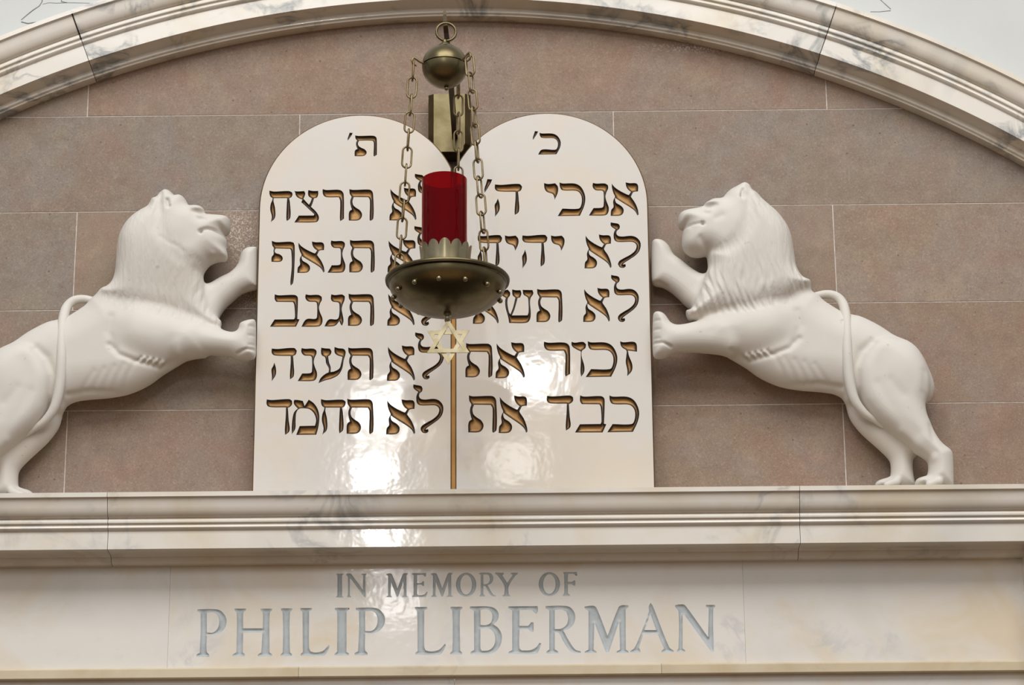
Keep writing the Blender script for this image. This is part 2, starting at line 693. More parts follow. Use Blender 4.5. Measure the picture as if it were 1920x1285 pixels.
def cornice_block(x0, x1, name='cornice_block'):
    n = len(prof)
    pr = [(0.0, prof[0][1])] + prof + [(0.0, prof[-1][1])]
    v = [(x, -d, z) for x in (x0, x1) for d, z in pr]
    m = len(pr)
    f = [(i, i + m, i + 1 + m, i + 1) for i in range(m - 1)]
    f += [tuple(range(m)), tuple(range(2 * m - 1, m - 1, -1))]
    o = mesh(name, v, f, M_MARBLE, trim2)
    auto_smooth(o, 40)
    return o


trim2 = empty('trim_2', (0, 0, Z_LEDGE), kind='structure')
trim2['label'] = 'stepped white marble cornice ledge under the tablets and lions'
cj = [-HALF, P(200, 980, .15).x, P(1501, 970, .15).x, HALF]
for a, b in zip(cj[:-1], cj[1:]):
    o = cornice_block(a + 0.0006, b - 0.0006)
    o.location.z = -Z_LEDGE
# arch
ref_r = CR - 0.004
z_in = prof_a[-1][1]
aprof = []
for d, z in prof_a:
    aprof.append((ref_r + (z - z_in) * 1.02, d - 0.043))
aprof = [(ref_r, 0.0)] + [(r, d) for r, d in reversed(aprof)] + [(aprof[0][0] + 0.002, 0.05), (aprof[0][0] + 0.03, 0.02), (aprof[0][0] + 0.03, 0.0)]
trim1 = empty('trim_1', (CX, 0, CZ), kind='structure')
trim1['label'] = 'white veined marble arch moulding curving over the brown stone wall'


def ang(px, py, dep):
    q = P(px, py, dep)
    return math.atan2(q.z - CZ, q.x - CX)


A_END = math.radians(28)
aj = [A_END, ang(1548, 70, .09), ang(158, 90, .09), math.pi - A_END]
for a, b in zip(aj[:-1], aj[1:]):
    g = 0.0007 / CR
    n = max(8, int((b - a) / math.radians(0.7)))
    m = len(aprof)
    v, f = [], []
    for i in range(n + 1):
        t = a + g + (b - a - 2 * g) * i / n
        v += [(r * math.cos(t), -d, r * math.sin(t)) for r, d in aprof]
    for i in range(n):
        for k in range(m - 1):
            f.append((i * m + k, i * m + k + 1, (i + 1) * m + k + 1, (i + 1) * m + k))
    f.append(tuple(range(m - 1, -1, -1))); f.append(tuple(n * m + k for k in range(m)))
    o = mesh('arch_stone', v, f, M_ARCH, trim1)
    auto_smooth(o, 40)
# dark open joints between the arch stones (real gaps with a dark backing)
for t, w, fr_ in ((aj[1], 0.0011, 0.06), (aj[2], 0.0019, 0.44)):
    mb = MB()
    r0, r1 = ref_r + 0.012 + fr_ * (aprof[-3][0] - ref_r), aprof[-3][0] - 0.004
    tv = Vector((-math.sin(t), 0, math.cos(t)))
    rv = Vector((math.cos(t), 0, math.sin(t)))
    pr = [(r, d) for r, d in aprof if r0 < r < r1]
    v = []
    for s in (-1, 1):
        for r, d in pr:
            p = rv * r + tv * (w * s)
            v.append((p.x, -d - 0.0006, p.z))
        for r, d in reversed(pr):
            p = rv * r + tv * (w * s)
            v.append((p.x, -d + 0.004, p.z))
    m = 2 * len(pr)
    f = [(i, (i + 1) % m, m + (i + 1) % m, m + i) for i in range(m)]
    q = len(pr)
    for s in (0, m):
        f += [(s + i, s + i + 1, s + m - 2 - i, s + m - 1 - i) for i in range(q - 1)]
    mesh('joint_line', v, f, M_GAP, trim1)

# white plaster above the arch
R_OUT = aprof[-2][0] - 0.02
n = 120
v, f = [], []
X1, Z1 = 3.2, CZ + CR + 1.6
for i in range(n + 1):
    t = A_END + (math.pi - 2 * A_END) * i / n
    c, s = math.cos(t), math.sin(t)
    k = min(X1 / max(abs(c), 1e-6), (Z1 - CZ) / max(s, 1e-6))
    v += [(CX + R_OUT * c, -0.03, CZ + R_OUT * s), (CX + k * c, -0.03, CZ + k * s), (CX + R_OUT * c, 0.10, CZ + R_OUT * s), (CX + k * c, 0.10, CZ + k * s)]
for i in range(n):
    a, b = 4 * i, 4 * (i + 1)
    f += [(a, b, b + 1, a + 1), (a + 2, a + 3, b + 3, b + 2), (a, a + 2, b + 2, b)]
upper = mesh('wall_upper', v, f, M_PLASTER)
upper['kind'] = 'structure'
for pts, w in (([(40, 37), (52, 27), (62, 19), (74, 11), (79, 3), (80, -12)], 1.4), ([(40, 41), (52, 44), (68, 42)], 1.6), ([(80, 8), (92, 5), (105, 6), (130, 5), (168, 6)], 0.7),
               ([(117, -10), (115, 3), (126, 5)], 1.2), ([(1648, -3), (1660, 8), (1670, 17)], 1.1), ([(1670, 20), (1650, 22), (1632, 22)], 0.9)):
    mb = MB()
    mb.tube([P(a, b, .0302) for a, b in pts], [w * 0.0009] * len(pts), 6)
    mb.build('plaster_crack', M_CRACK, upper)

# frieze with the memorial lettering, lower strip and the panel below
D_FR = 0.020
zf1 = P(850, 1056.5, D_FR).z
zf0 = P(850, 1248.5, D_FR).z
fr = empty('memorial_frieze', (0, 0, zf0))
tag(fr, 'long white marble frieze carved with grey memorial lettering under the cornice', 'inscribed panel')


def rect(x0, x1, z0, z1):
    return [(x0, z0), (x1, z0), (x1, z1), (x0, z1)]


ROMAN = {
 'P': [[(38,320),(130,318),(200,325),(240,360),(255,405),(240,455),(200,490),(150,503),(108,500),(108,625),(125,640),(125,658),(30,658),(30,642),(55,630),(62,480),(62,345),(38,335)],
       [(108,345),(150,342),(185,360),(200,405),(188,455),(155,485),(108,485)]],
 'H': [[(305,318),(388,318),(388,330),(370,345),(368,458),(510,458),(510,345),(495,330),(495,318),(578,318),(578,330),(562,345),(560,630),(578,642),(578,658),(475,658),(475,645),(500,630),(508,488),(368,488),(365,630),(380,642),(380,658),(290,658),(290,645),(318,630),(320,345),(305,332)]],
 'I': [[(638,318),(720,318),(720,330),(704,345),(704,630),(718,642),(718,656),(635,656),(635,645),(650,630),(650,345),(638,332)]],
 'L': [[(782,318),(865,318),(865,330),(845,342),(845,600),(855,625),(890,632),(940,622),(965,600),(985,575),(990,590),(965,640),(945,655),(785,655),(785,642),(800,630),(798,345),(782,332)]],
 'B': [[(150,292),(280,292),(325,305),(352,340),(345,385),(315,415),(350,440),(375,490),(365,555),(330,600),(270,618),(155,618),(155,602),(180,590),(178,320),(150,308)],
       [(225,315),(270,312),(300,330),(308,365),(295,405),(260,420),(225,418)], [(225,445),(270,440),(310,460),(328,510),(318,560),(285,590),(235,595),(225,580)]],
 'E': [[(418,292),(620,290),(622,320),(612,345),(598,335),(580,318),(495,318),(495,425),(555,425),(575,400),(592,400),(592,465),(575,465),(555,448),(495,448),(495,575),(510,592),(570,590),(610,570),(632,540),(645,545),(625,600),(610,615),(420,615),(420,602),(445,590),(445,320),(418,305)]],
 'R': [[(680,292),(790,290),(845,300),(878,345),(875,400),(845,440),(800,458),(840,530),(880,585),(918,598),(918,610),(870,608),(840,590),(800,530),(770,475),(742,468),(742,585),(765,598),(765,612),(685,612),(685,600),(705,585),(705,320),(680,308)],
       [(742,318),(785,315),(820,330),(832,375),(820,420),(785,445),(742,448)]],
 'M': [[(948,290),(1010,285),(1030,300),(1105,490),(1180,295),(1200,282),(1248,282),(1248,295),(1228,310),(1230,585),(1250,598),(1250,608),(1165,608),(1165,598),(1190,585),(1185,390),(1115,600),(1095,605),(1015,400),(1010,585),(1030,600),(1030,608),(950,608),(950,598),(975,585),(975,320),(948,303)]],
 'A': [[(1400,272),(1415,290),(1530,570),(1560,592),(1560,604),(1478,606),(1478,594),(1495,580),(1450,482),(1350,482),(1320,575),(1330,590),(1330,606),(1262,606),(1262,594),(1290,575),(1350,440),(1390,330),(1388,300)],
       [(1400,345),(1440,455),(1360,455)]],
 'N': [[(1578,275),(1635,272),(1655,290),(1800,500),(1805,300),(1785,288),(1785,275),(1848,275),(1848,288),(1835,300),(1838,600),(1825,605),(1640,345),(1628,345),(1628,580),(1645,592),(1645,604),(1590,604),(1590,592),(1600,580),(1600,320),(1578,290)]],
 'O': [[(0.5 + 0.5 * math.cos(a), 0.5 + 0.5 * math.sin(a)) for a in np.arange(24) * math.pi / 12], [(0.5 + 0.29 * math.cos(a), 0.5 + 0.41 * math.sin(a)) for a in np.arange(20) * math.pi / 10]],
 'Y': [[(325,52),(385,55),(385,65),(375,72),(408,125),(445,70),(432,62),(432,54),(480,54),(478,64),(465,72),(418,150),(418,205),(430,212),(430,218),(375,218),(375,212),(388,205),(388,145),(345,75),(325,62)]],
 'F': [[(798,48),(892,48),(892,75),(882,75),(870,62),(830,62),(830,118),(858,118),(870,108),(880,108),(880,145),(870,145),(858,135),(830,135),(830,200),(845,210),(845,218),(795,218),(795,210),(805,200),(805,62),(798,56)]],
}


def place(polys, x0, y0, x1, y1, dep, ang_=50, step=2.2):
    """a traced letter fitted into a measured box and laid on the plane of its slab"""
    a = np.vstack([np.asarray(p, float) for p in polys])
    lo, hi = a.min(0), a.max(0)
    out = []
    for p in polys:
        q = (np.asarray(p, float) - lo) / (hi - lo)
        q = np.c_[x0 + q[:, 0] * (x1 - x0), y0 + q[:, 1] * (y1 - y0)]
        out.append(pp(resample_smooth(q, ang_, step), dep))
    return out


def ytop(x, a, b):      # the two lines of lettering follow the frieze
    return a + (b - a) * (x - 400) / 900.0


L2 = [('P', 368, 425), ('H', 436, 510), ('I', 526, 548), ('L', 563, 618), ('I', 627, 655), ('P', 665, 722), ('L', 778, 836), ('I', 844, 867), ('B', 881, 941),
      ('E', 953, 1015), ('R', 1023, 1089), ('M', 1096, 1179), ('A', 1182, 1263), ('N', 1266, 1341)]
L1 = [('I', 630, 644), ('N', 649, 687), ('M', 724, 765), ('E', 772, 802), ('M', 808, 849), ('O', 855, 893), ('R', 898, 930), ('Y', 928, 971), ('O', 1010, 1050), ('F', 1055, 1082)]
rom = []
for ch, x0, x1 in L2:
    t = ytop((x0 + x1) / 2, 1142.5, 1134.0)
    rom.append((ch, place(ROMAN[ch], x0, t - (4 if ch == 'A' else 0), x1, t + 89.5, D_FR, 50, 3.0)))
for ch, x0, x1 in L1:
    t = ytop((x0 + x1) / 2, 1077.5, 1071.5)
    rom.append((ch, place(ROMAN[ch], x0, t, x1, t + 45.0, D_FR, 50, 2.4)))
fj = [-HALF, P(317, 1150, D_FR)[0], P(1395, 1140, D_FR)[0], HALF]
for k, (a, b) in enumerate(zip(fj[:-1], fj[1:])):
    holes = [p for ch, ps in rom for p in ps] if k == 1 else []
    o = slab_with_holes('marble_slab', rect(a + .0002, b - .0002, zf0, zf1), holes, D_FR, 0.003, M_FRIEZE, fr)
    o.location.z = -zf0
for ch, ps in rom:
    o = carved_letter('carved_letter', ps, D_FR, M_GREY, fr, 0.0040, 0.0055, 0.0034)
    o.location.z = -zf0
zs0 = P(850, 1267.5, .034).z
zs1 = zf0
trim3 = empty('trim_3', (0, 0, zs0), kind='structure')
for a, b in zip([-HALF, P(560, 1258, .03)[0], P(1240, 1250, .03)[0]], [P(560, 1258, .03)[0], P(1240, 1250, .03)[0], HALF]):
    mb = MB()
    pr = [(0, zs1), (.024, zs1), (.030, zs1 - .003), (.033, zs1 - .006), (.033, zs0 + .002), (.031, zs0), (0, zs0)]
    v = [(x, -d, z - zs0) for x in (a + .0004, b - .0004) for d, z in pr]
    m = len(pr)
    mb.add(v, [(i, i + m, i + 1 + m, i + 1) for i in range(m - 1)] + [tuple(range(m)), tuple(range(2 * m - 1, m - 1, -1))])
    mb.build('moulding_strip', M_TAN, trim3)
lower = empty('wall_lower', (0, 0, 0), kind='structure')
for a, b in ((-HALF, P(852, 1278, .012)[0]), (P(852, 1278, .012)[0], HALF)):
    mb = MB(); mb.box(a + .0006, b - .0006, -0.012, 0.2, zs0 - 0.16, zs0)
    mb.build('wall_panel', M_FRIEZE, lower)
mb = MB(); mb.box(-HALF, HALF, 0.05, 0.2, 0.0, zs0 - 0.16)
mb.build('added_dark_panel', M_ADDED_DARKPANEL, lower)  # unseen, added dark below the frieze for the lamp bowl to reflect
# pier closing the frieze at the right
xp = P(1934, 1150, .10)[0]
mb = MB(); mb.box(xp, HALF, -0.10, 0.0, 0.0, prof[-1][1] + 0.012)
o = mb.build('wall_right', M_MARBLE); o['kind'] = 'structure'
fl = empty('added_floor', (0, 0, 0), kind='structure')
mb = MB(); mb.box(-6, 6, -2.6, -0.014, -0.05, 0.0)
mb.build('added_dark_floor', M_ADDED_DARKFLOOR, fl)  # unseen, added dark so the bowl's centre reflects black
mb = MB(); mb.box(-6, 6, -16, -2.6, -0.05, 0.0)
mb.build('added_brown_floor', M_ADDED_BROWNFLOOR, fl)  # unseen, added brown for the upper bowl to reflect

# ------------------------------------------------------------------ the tablets
HEB = {
 'alef': [[(1255,660),(1285,697),(1340,735),(1405,768),(1420,772),(1440,742),(1415,722),(1395,690),(1388,648),(1425,656),(1490,658),(1508,680),(1508,738),(1480,740),(1462,745),(1448,770),(1440,790),(1480,850),(1505,910),(1514,962),(1502,974),(1480,932),(1430,892),(1360,848),(1305,812),(1290,800),(1288,822),(1300,850),(1340,875),(1368,908),(1365,950),(1335,974),(1245,977),(1250,920),(1272,890),(1268,840),(1276,810),(1287,790),(1272,755),(1258,705)]],
 'tav': [[(785,655),(820,663),(990,660),(1020,676),(1032,712),(1034,960),(1004,986),(996,975),(998,770),(982,740),(832,738),(818,780),(827,822),(855,848),(895,875),(917,915),(908,955),(875,980),(780,982),(780,910),(790,882),(812,868),(803,838),(795,800),(798,765),(808,735),(790,705)]],
 'lamed': [[(1495,465),(1520,471),(1565,480),(1580,502),(1575,530),(1555,548),(1548,575),(1562,598),(1600,606),(1690,600),(1740,620),(1772,670),(1765,740),(1730,790),(1670,835),(1620,870),(1608,886),(1632,880),(1636,902),(1615,918),(1580,912),(1562,880),(1575,850),(1620,820),(1680,785),(1722,745),(1735,700),(1720,672),(1690,660),(1560,660),(1530,640),(1522,590),(1528,560),(1540,535),(1510,515),(1495,495)]],
 'het': [[(150,830),(200,840),(370,835),(405,850),(410,875),(395,905),(372,914),(382,970),(385,1130),(345,1168),(340,1130),(345,990),(350,914),(200,914),(197,945),(215,1030),(213,1130),(165,1180),(178,1120),(160,1040),(165,980),(183,935),(186,912),(165,900),(152,870)]],
 'tsadi': [[(430,832),(465,836),(540,832),(552,860),(540,900),(532,918),(560,950),(593,985),(612,950),(624,914),(590,890),(582,860),(585,822),(640,831),(695,830),(695,870),(680,905),(650,912),(635,960),(616,1008),(670,1060),(700,1110),(700,1150),(675,1178),(430,1183),(480,1105),(645,1104),(652,1090),(600,1042),(540,985),(508,958),(520,928),(470,905),(448,880),(440,850)]],
 'resh': [[(750,808),(790,818),(920,815),(965,830),(985,870),(988,1140),(945,1168),(942,1130),(945,940),(930,900),(800,900),(765,885),(750,850)]],
 'fe': [[(182,135),(230,150),(380,145),(420,155),(432,190),(430,400),(415,600),(388,632),(385,590),(400,420),(395,250),(383,225),(226,220),(215,248),(226,270),(270,285),(300,315),(298,350),(270,368),(180,368),(182,315),(203,285),(202,240),(207,216),(190,190)]],
 'nun': [[(850,128),(880,136),(970,135),(1000,155),(1002,190),(985,230),(975,280),(985,330),(1008,400),(1000,460),(970,485),(808,488),(855,405),(940,400),(955,383),(955,232),(943,215),(880,210),(855,190),(845,160)]],
 'bet': [[(212,735),(250,746),(430,742),(465,760),(472,800),(465,1010),(490,1015),(450,1095),(158,1096),(210,1015),(428,1012),(438,990),(430,850),(415,822),(230,820),(212,790)]],
 'gimel': [[(850,732),(890,741),(970,735),(1000,755),(995,800),(975,850),(965,900),(975,960),(985,1030),(970,1085),(955,1070),(940,1032),(890,1085),(775,1093),(825,1015),(913,1012),(935,980),(940,850),(928,825),(870,815),(848,790)]],
 'ayin': [[(620,112),(645,118),(700,122),(715,150),(705,180),(684,195),(692,250),(708,300),(706,343),(740,338),(788,310),(805,260),(818,200),(770,185),(745,160),(743,106),(780,118),(830,125),(847,150),(842,190),(830,230),(815,310),(780,370),(720,405),(650,425),(592,450),(615,400),(660,360),(688,347),(690,310),(665,260),(655,205),(625,185),(617,150)]],
 'he': [[(150,125),(200,129),(360,120),(385,145),(375,180),(350,195),(355,260),(357,380),(322,414),(320,380),(328,250),(328,195),(180,190),(152,170)], [(175,255),(190,310),(188,370),(150,432),(152,380),(148,320),(163,290)]],
 'mem': [[(365,610),(400,611),(445,620),(456,650),(461,668),(500,608),(545,640),(580,690),(598,760),(590,860),(570,937),(383,939),(415,855),(558,852),(568,800),(550,740),(510,700),(460,690),(410,695),(385,730),(378,800),(375,880),(343,934),(342,870),(350,780),(365,725),(398,690),(370,660),(360,635)]],
 'dalet': [[(105,608),(150,613),(310,605),(335,620),(335,655),(315,678),(298,686),(305,800),(312,900),(272,938),(270,890),(278,760),(280,682),(130,678),(105,655)]],
 'kaf': [[(1530,618),(1560,629),(1690,630),(1750,655),(1790,710),(1808,780),(1795,860),(1750,958),(1510,962),(1560,885),(1738,884),(1763,850),(1770,780),(1750,730),(1710,705),(1560,698),(1535,665)]],
 'yod': [[(925,118),(960,126),(1030,120),(1055,150),(1055,200),(1025,268),(1018,235),(1005,215),(950,195),(930,165)]],
 'shin': [[(425,690),(450,672),(490,660),(515,690),(512,720),(493,745),(488,800),(503,880),(517,903),(543,840),(568,740),(540,715),(535,658),(570,666),(620,666),(628,700),(615,738),(590,743),(560,850),(534,913),(690,912),(700,880),(697,760),(690,736),(650,710),(640,663),(690,664),(740,665),(748,700),(720,745),(715,800),(722,880),(715,950),(680,985),(505,988),(495,930),(470,840),(465,770),(472,742),(435,718)]],
 'zayin': [[(1632,102),(1660,112),(1760,108),(1785,130),(1790,202),(1760,198),(1706,191),(1715,240),(1745,320),(1742,380),(1698,434),(1700,380),(1685,300),(1690,240),(1690,190),(1655,165),(1638,140)]],
 'vav': [[(1172,110),(1200,119),(1280,112),(1308,135),(1300,170),(1270,195),(1268,250),(1290,330),(1290,390),(1262,436),(1255,390),(1258,300),(1258,200),(1225,185),(1185,160),(1172,140)]],
 'geresh': [[(290,622),(335,625),(318,665),(265,755),(262,720),(280,660)]],
}
LEFT = [('tav', 665, 254, 706.7, 293.5), ('geresh', 651.7, 249, 661.5, 264),
        ('het', 505, 357.5, 548.5, 417), ('tsadi', 551.7, 356.7, 597.5, 417.5), ('resh', 605, 354.7, 645, 415), ('tav', 654, 354.7, 700, 414.5), ('alef', 730, 352, 781, 413.5), ('lamed', 778, 326, 834, 411),
        ('fe', 509, 451.7, 552.5, 536), ('alef', 557.5, 453, 608.7, 512), ('nun', 614, 451, 647.5, 511.7), ('tav', 655, 450, 702, 511.7), ('alef', 726.5, 449, 780, 511), ('lamed', 777, 424, 833, 511),
        ('bet', 506, 552, 561.7, 613), ('nun', 565, 552, 604.7, 613), ('gimel', 608, 552, 646.7, 612.5), ('tav', 652.5, 551, 701, 612), ('alef', 726, 549, 777.5, 611), ('lamed', 776, 522, 832, 611),
        ('he', 509, 652.8, 556.5, 715.5), ('nun', 558, 652.8, 594.4, 715), ('ayin', 596.8, 650.8, 648, 719), ('tav', 651.8, 651.8, 699.7, 713.5), ('alef', 725.4, 648, 778, 714.5), ('lamed', 778.5, 623.5, 832, 711.5),
        ('dalet', 500, 748.7, 547.5, 816), ('mem', 547, 749.7, 598.7, 816), ('het', 601.7, 748.7, 648, 815.5), ('tav', 650, 748, 699.7, 814.5), ('alef', 724, 749, 778.5, 815), ('lamed', 775, 721, 831, 812.5)]
RIGHT = [('kaf', 1008.7, 249, 1051.5, 290), ('geresh', 999, 246, 1009, 262.7),
         ('alef', 1145, 342, 1197.5, 405), ('nun', 1104, 343, 1141.5, 404.5), ('kaf', 1045.6, 342, 1097.5, 405.5), ('yod', 1020, 343.4, 1046, 375), ('he', 927.5, 345, 979, 407), ('geresh', 908, 336, 923, 362),
         ('lamed', 1145, 417, 1201, 502.5), ('alef', 1096, 439.7, 1146.5, 503.5), ('yod', 1033, 441.6, 1058, 471), ('he', 979, 440.6, 1026.5, 504), ('yod', 946.6, 441.6, 971.7, 471), ('he', 895.6, 441, 941.5, 504.5),
         ('lamed', 1146, 515.6, 1197.5, 604), ('alef', 1093.4, 540, 1143.5, 604), ('tav', 1006, 542, 1054, 605), ('shin', 939.7, 542.8, 1000, 606), ('alef', 886.6, 544, 935, 607.5),
         ('zayin', 1162.6, 640, 1194.5, 706), ('kaf', 1098, 640, 1157.6, 707.5), ('vav', 1071.6, 641, 1099, 707), ('resh', 1020, 641, 1069, 706.5), ('alef', 929, 641.8, 984, 709.5), ('tav', 872.7, 643.7, 923, 708.5),
         ('kaf', 1138.5, 741.7, 1198.5, 811), ('bet', 1078, 741.7, 1137, 811.5), ('dalet', 1025.6, 742, 1074.5, 808), ('alef', 935, 741.7, 989, 812.5), ('tav', 878, 741.7, 931, 812)]
D_T = 0.070
TW = (pp([(480.2, 600)], D_T)[0, 0], pp([(1221.3, 620)], D_T)[0, 0])
TAX = 0.5 * (TW[0] + TW[1])
THW = 0.5 * (TW[1] - TW[0])
ztop = 0.5 * (P(680, 214, D_T).z + P(1045, 212, D_T).z)
zv = P(852, 327, D_T).z
tab = empty('commandment_tablets', (TAX, 0, Z_LEDGE))
tag(tab, 'pair of joined round-topped white marble tablets with gilded letters between the two lions', 'tablets')


def tablet(sgn, letters):
    g = 0.0042
    # arch: centre at distance c from the axis, radius r with c + r = half width, meeting at the valley
    r = 0.252
    c = THW - r
    zc = ztop - r
    a_in = math.acos((g - c) / r)
    pts = [(g, Z_LEDGE + 0.0), (THW, Z_LEDGE + 0.0)]
    for i in range(49):
        t = a_in * i / 48
        pts.append((c + r * math.cos(t), zc + r * math.sin(t)))
    pts = np.array(pts)
    pts[:, 0] = TAX + sgn * pts[:, 0]
    if sgn < 0:
        pts = pts[::-1]
    gl = [(nm, place(HEB[nm], a, b, c_, d_, D_T, 55, 2.2)) for nm, a, b, c_, d_ in letters]
    o = slab_with_holes('tablet', pts, [p for _, ps in gl for p in ps], D_T, 0.003, M_TABLET, tab, 0.0030, M_EDGE)
    o.location = (-TAX, 0, -Z_LEDGE)
    o['label'] = 'left marble tablet with five gilded lines' if sgn < 0 else 'right marble tablet with five gilded lines'
    for nm, ps in gl:
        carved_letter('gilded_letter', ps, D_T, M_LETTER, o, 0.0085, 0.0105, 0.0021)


tablet(-1, LEFT)
tablet(1, RIGHT)
mb = MB()
zdv = ztop - 0.252 + math.sqrt(max(0.0, 0.252 ** 2 - (THW - 0.252) ** 2))
mb.box(-0.0042, 0.0042, -D_T + 0.003, -0.003, 0.003, zdv - Z_LEDGE - 0.012)
mb.build('dividing_line', M_GOLDLINE, tab)


# ------------------------------------------------------------------ carved lions
def surface_nets(fld, org, h):
    s = fld > 0
    nx, ny, nz = fld.shape
    cnt = np.zeros((nx - 1, ny - 1, nz - 1), np.int16)
    acc = np.zeros((nx - 1, ny - 1, nz - 1, 3), np.float32)
    sl = lambda o, n: slice(o, n - 1 + o)
    idx = np.stack(np.meshgrid(np.arange(nx - 1), np.arange(ny - 1), np.arange(nz - 1), indexing='ij'), -1).astype(np.float32)
    corners = [(i, j, k) for i in (0, 1) for j in (0, 1) for k in (0, 1)]
    for ax in range(3):
        for c in corners:
            if c[ax]:
                continue
            d = list(c); d[ax] = 1
            A = fld[sl(c[0], nx), sl(c[1], ny), sl(c[2], nz)]
            B = fld[sl(d[0], nx), sl(d[1], ny), sl(d[2], nz)]
            m = (A > 0) != (B > 0)
            t = A[m] / (A[m] - B[m])
            p = np.array(c, np.float32)[None, :].repeat(len(t), 0)
            p[:, ax] += t
            acc[m] += p
            cnt[m] += 1
    act = cnt > 0
    vid = np.full(act.shape, -1, np.int64)
    vid[act] = np.arange(act.sum())
    verts = (idx[act] + acc[act] / cnt[act][:, None]) * h + org
    quads = []
    for ax in range(3):
        a1, a2 = (ax + 1) % 3, (ax + 2) % 3
        A = s.take(range(0, s.shape[ax] - 1), ax)
        B = s.take(range(1, s.shape[ax]), ax)
        e = np.argwhere(A != B)
        e = e[(e[:, a1] > 0) & (e[:, a2] > 0) & (e[:, a1] < s.shape[a1] - 1) & (e[:, a2] < s.shape[a2] - 1)]
        o1 = np.zeros(3, int); o1[a1] = 1
        o2 = np.zeros(3, int); o2[a2] = 1
        g = lambda x: vid[x[:, 0], x[:, 1], x[:, 2]]
        q = np.c_[g(e - o1 - o2), g(e - o2), g(e), g(e - o1)]
        fl_ = ~s[e[:, 0], e[:, 1], e[:, 2]]
        q[fl_] = q[fl_][:, ::-1]
        quads.append(q)
    q = np.vstack(quads)
    return verts, q[(q >= 0).all(1)]


def smax(a, b, k):
    h = np.maximum(k - np.abs(a - b), 0) / k
    return np.maximum(a, b) + h * h * k * 0.25


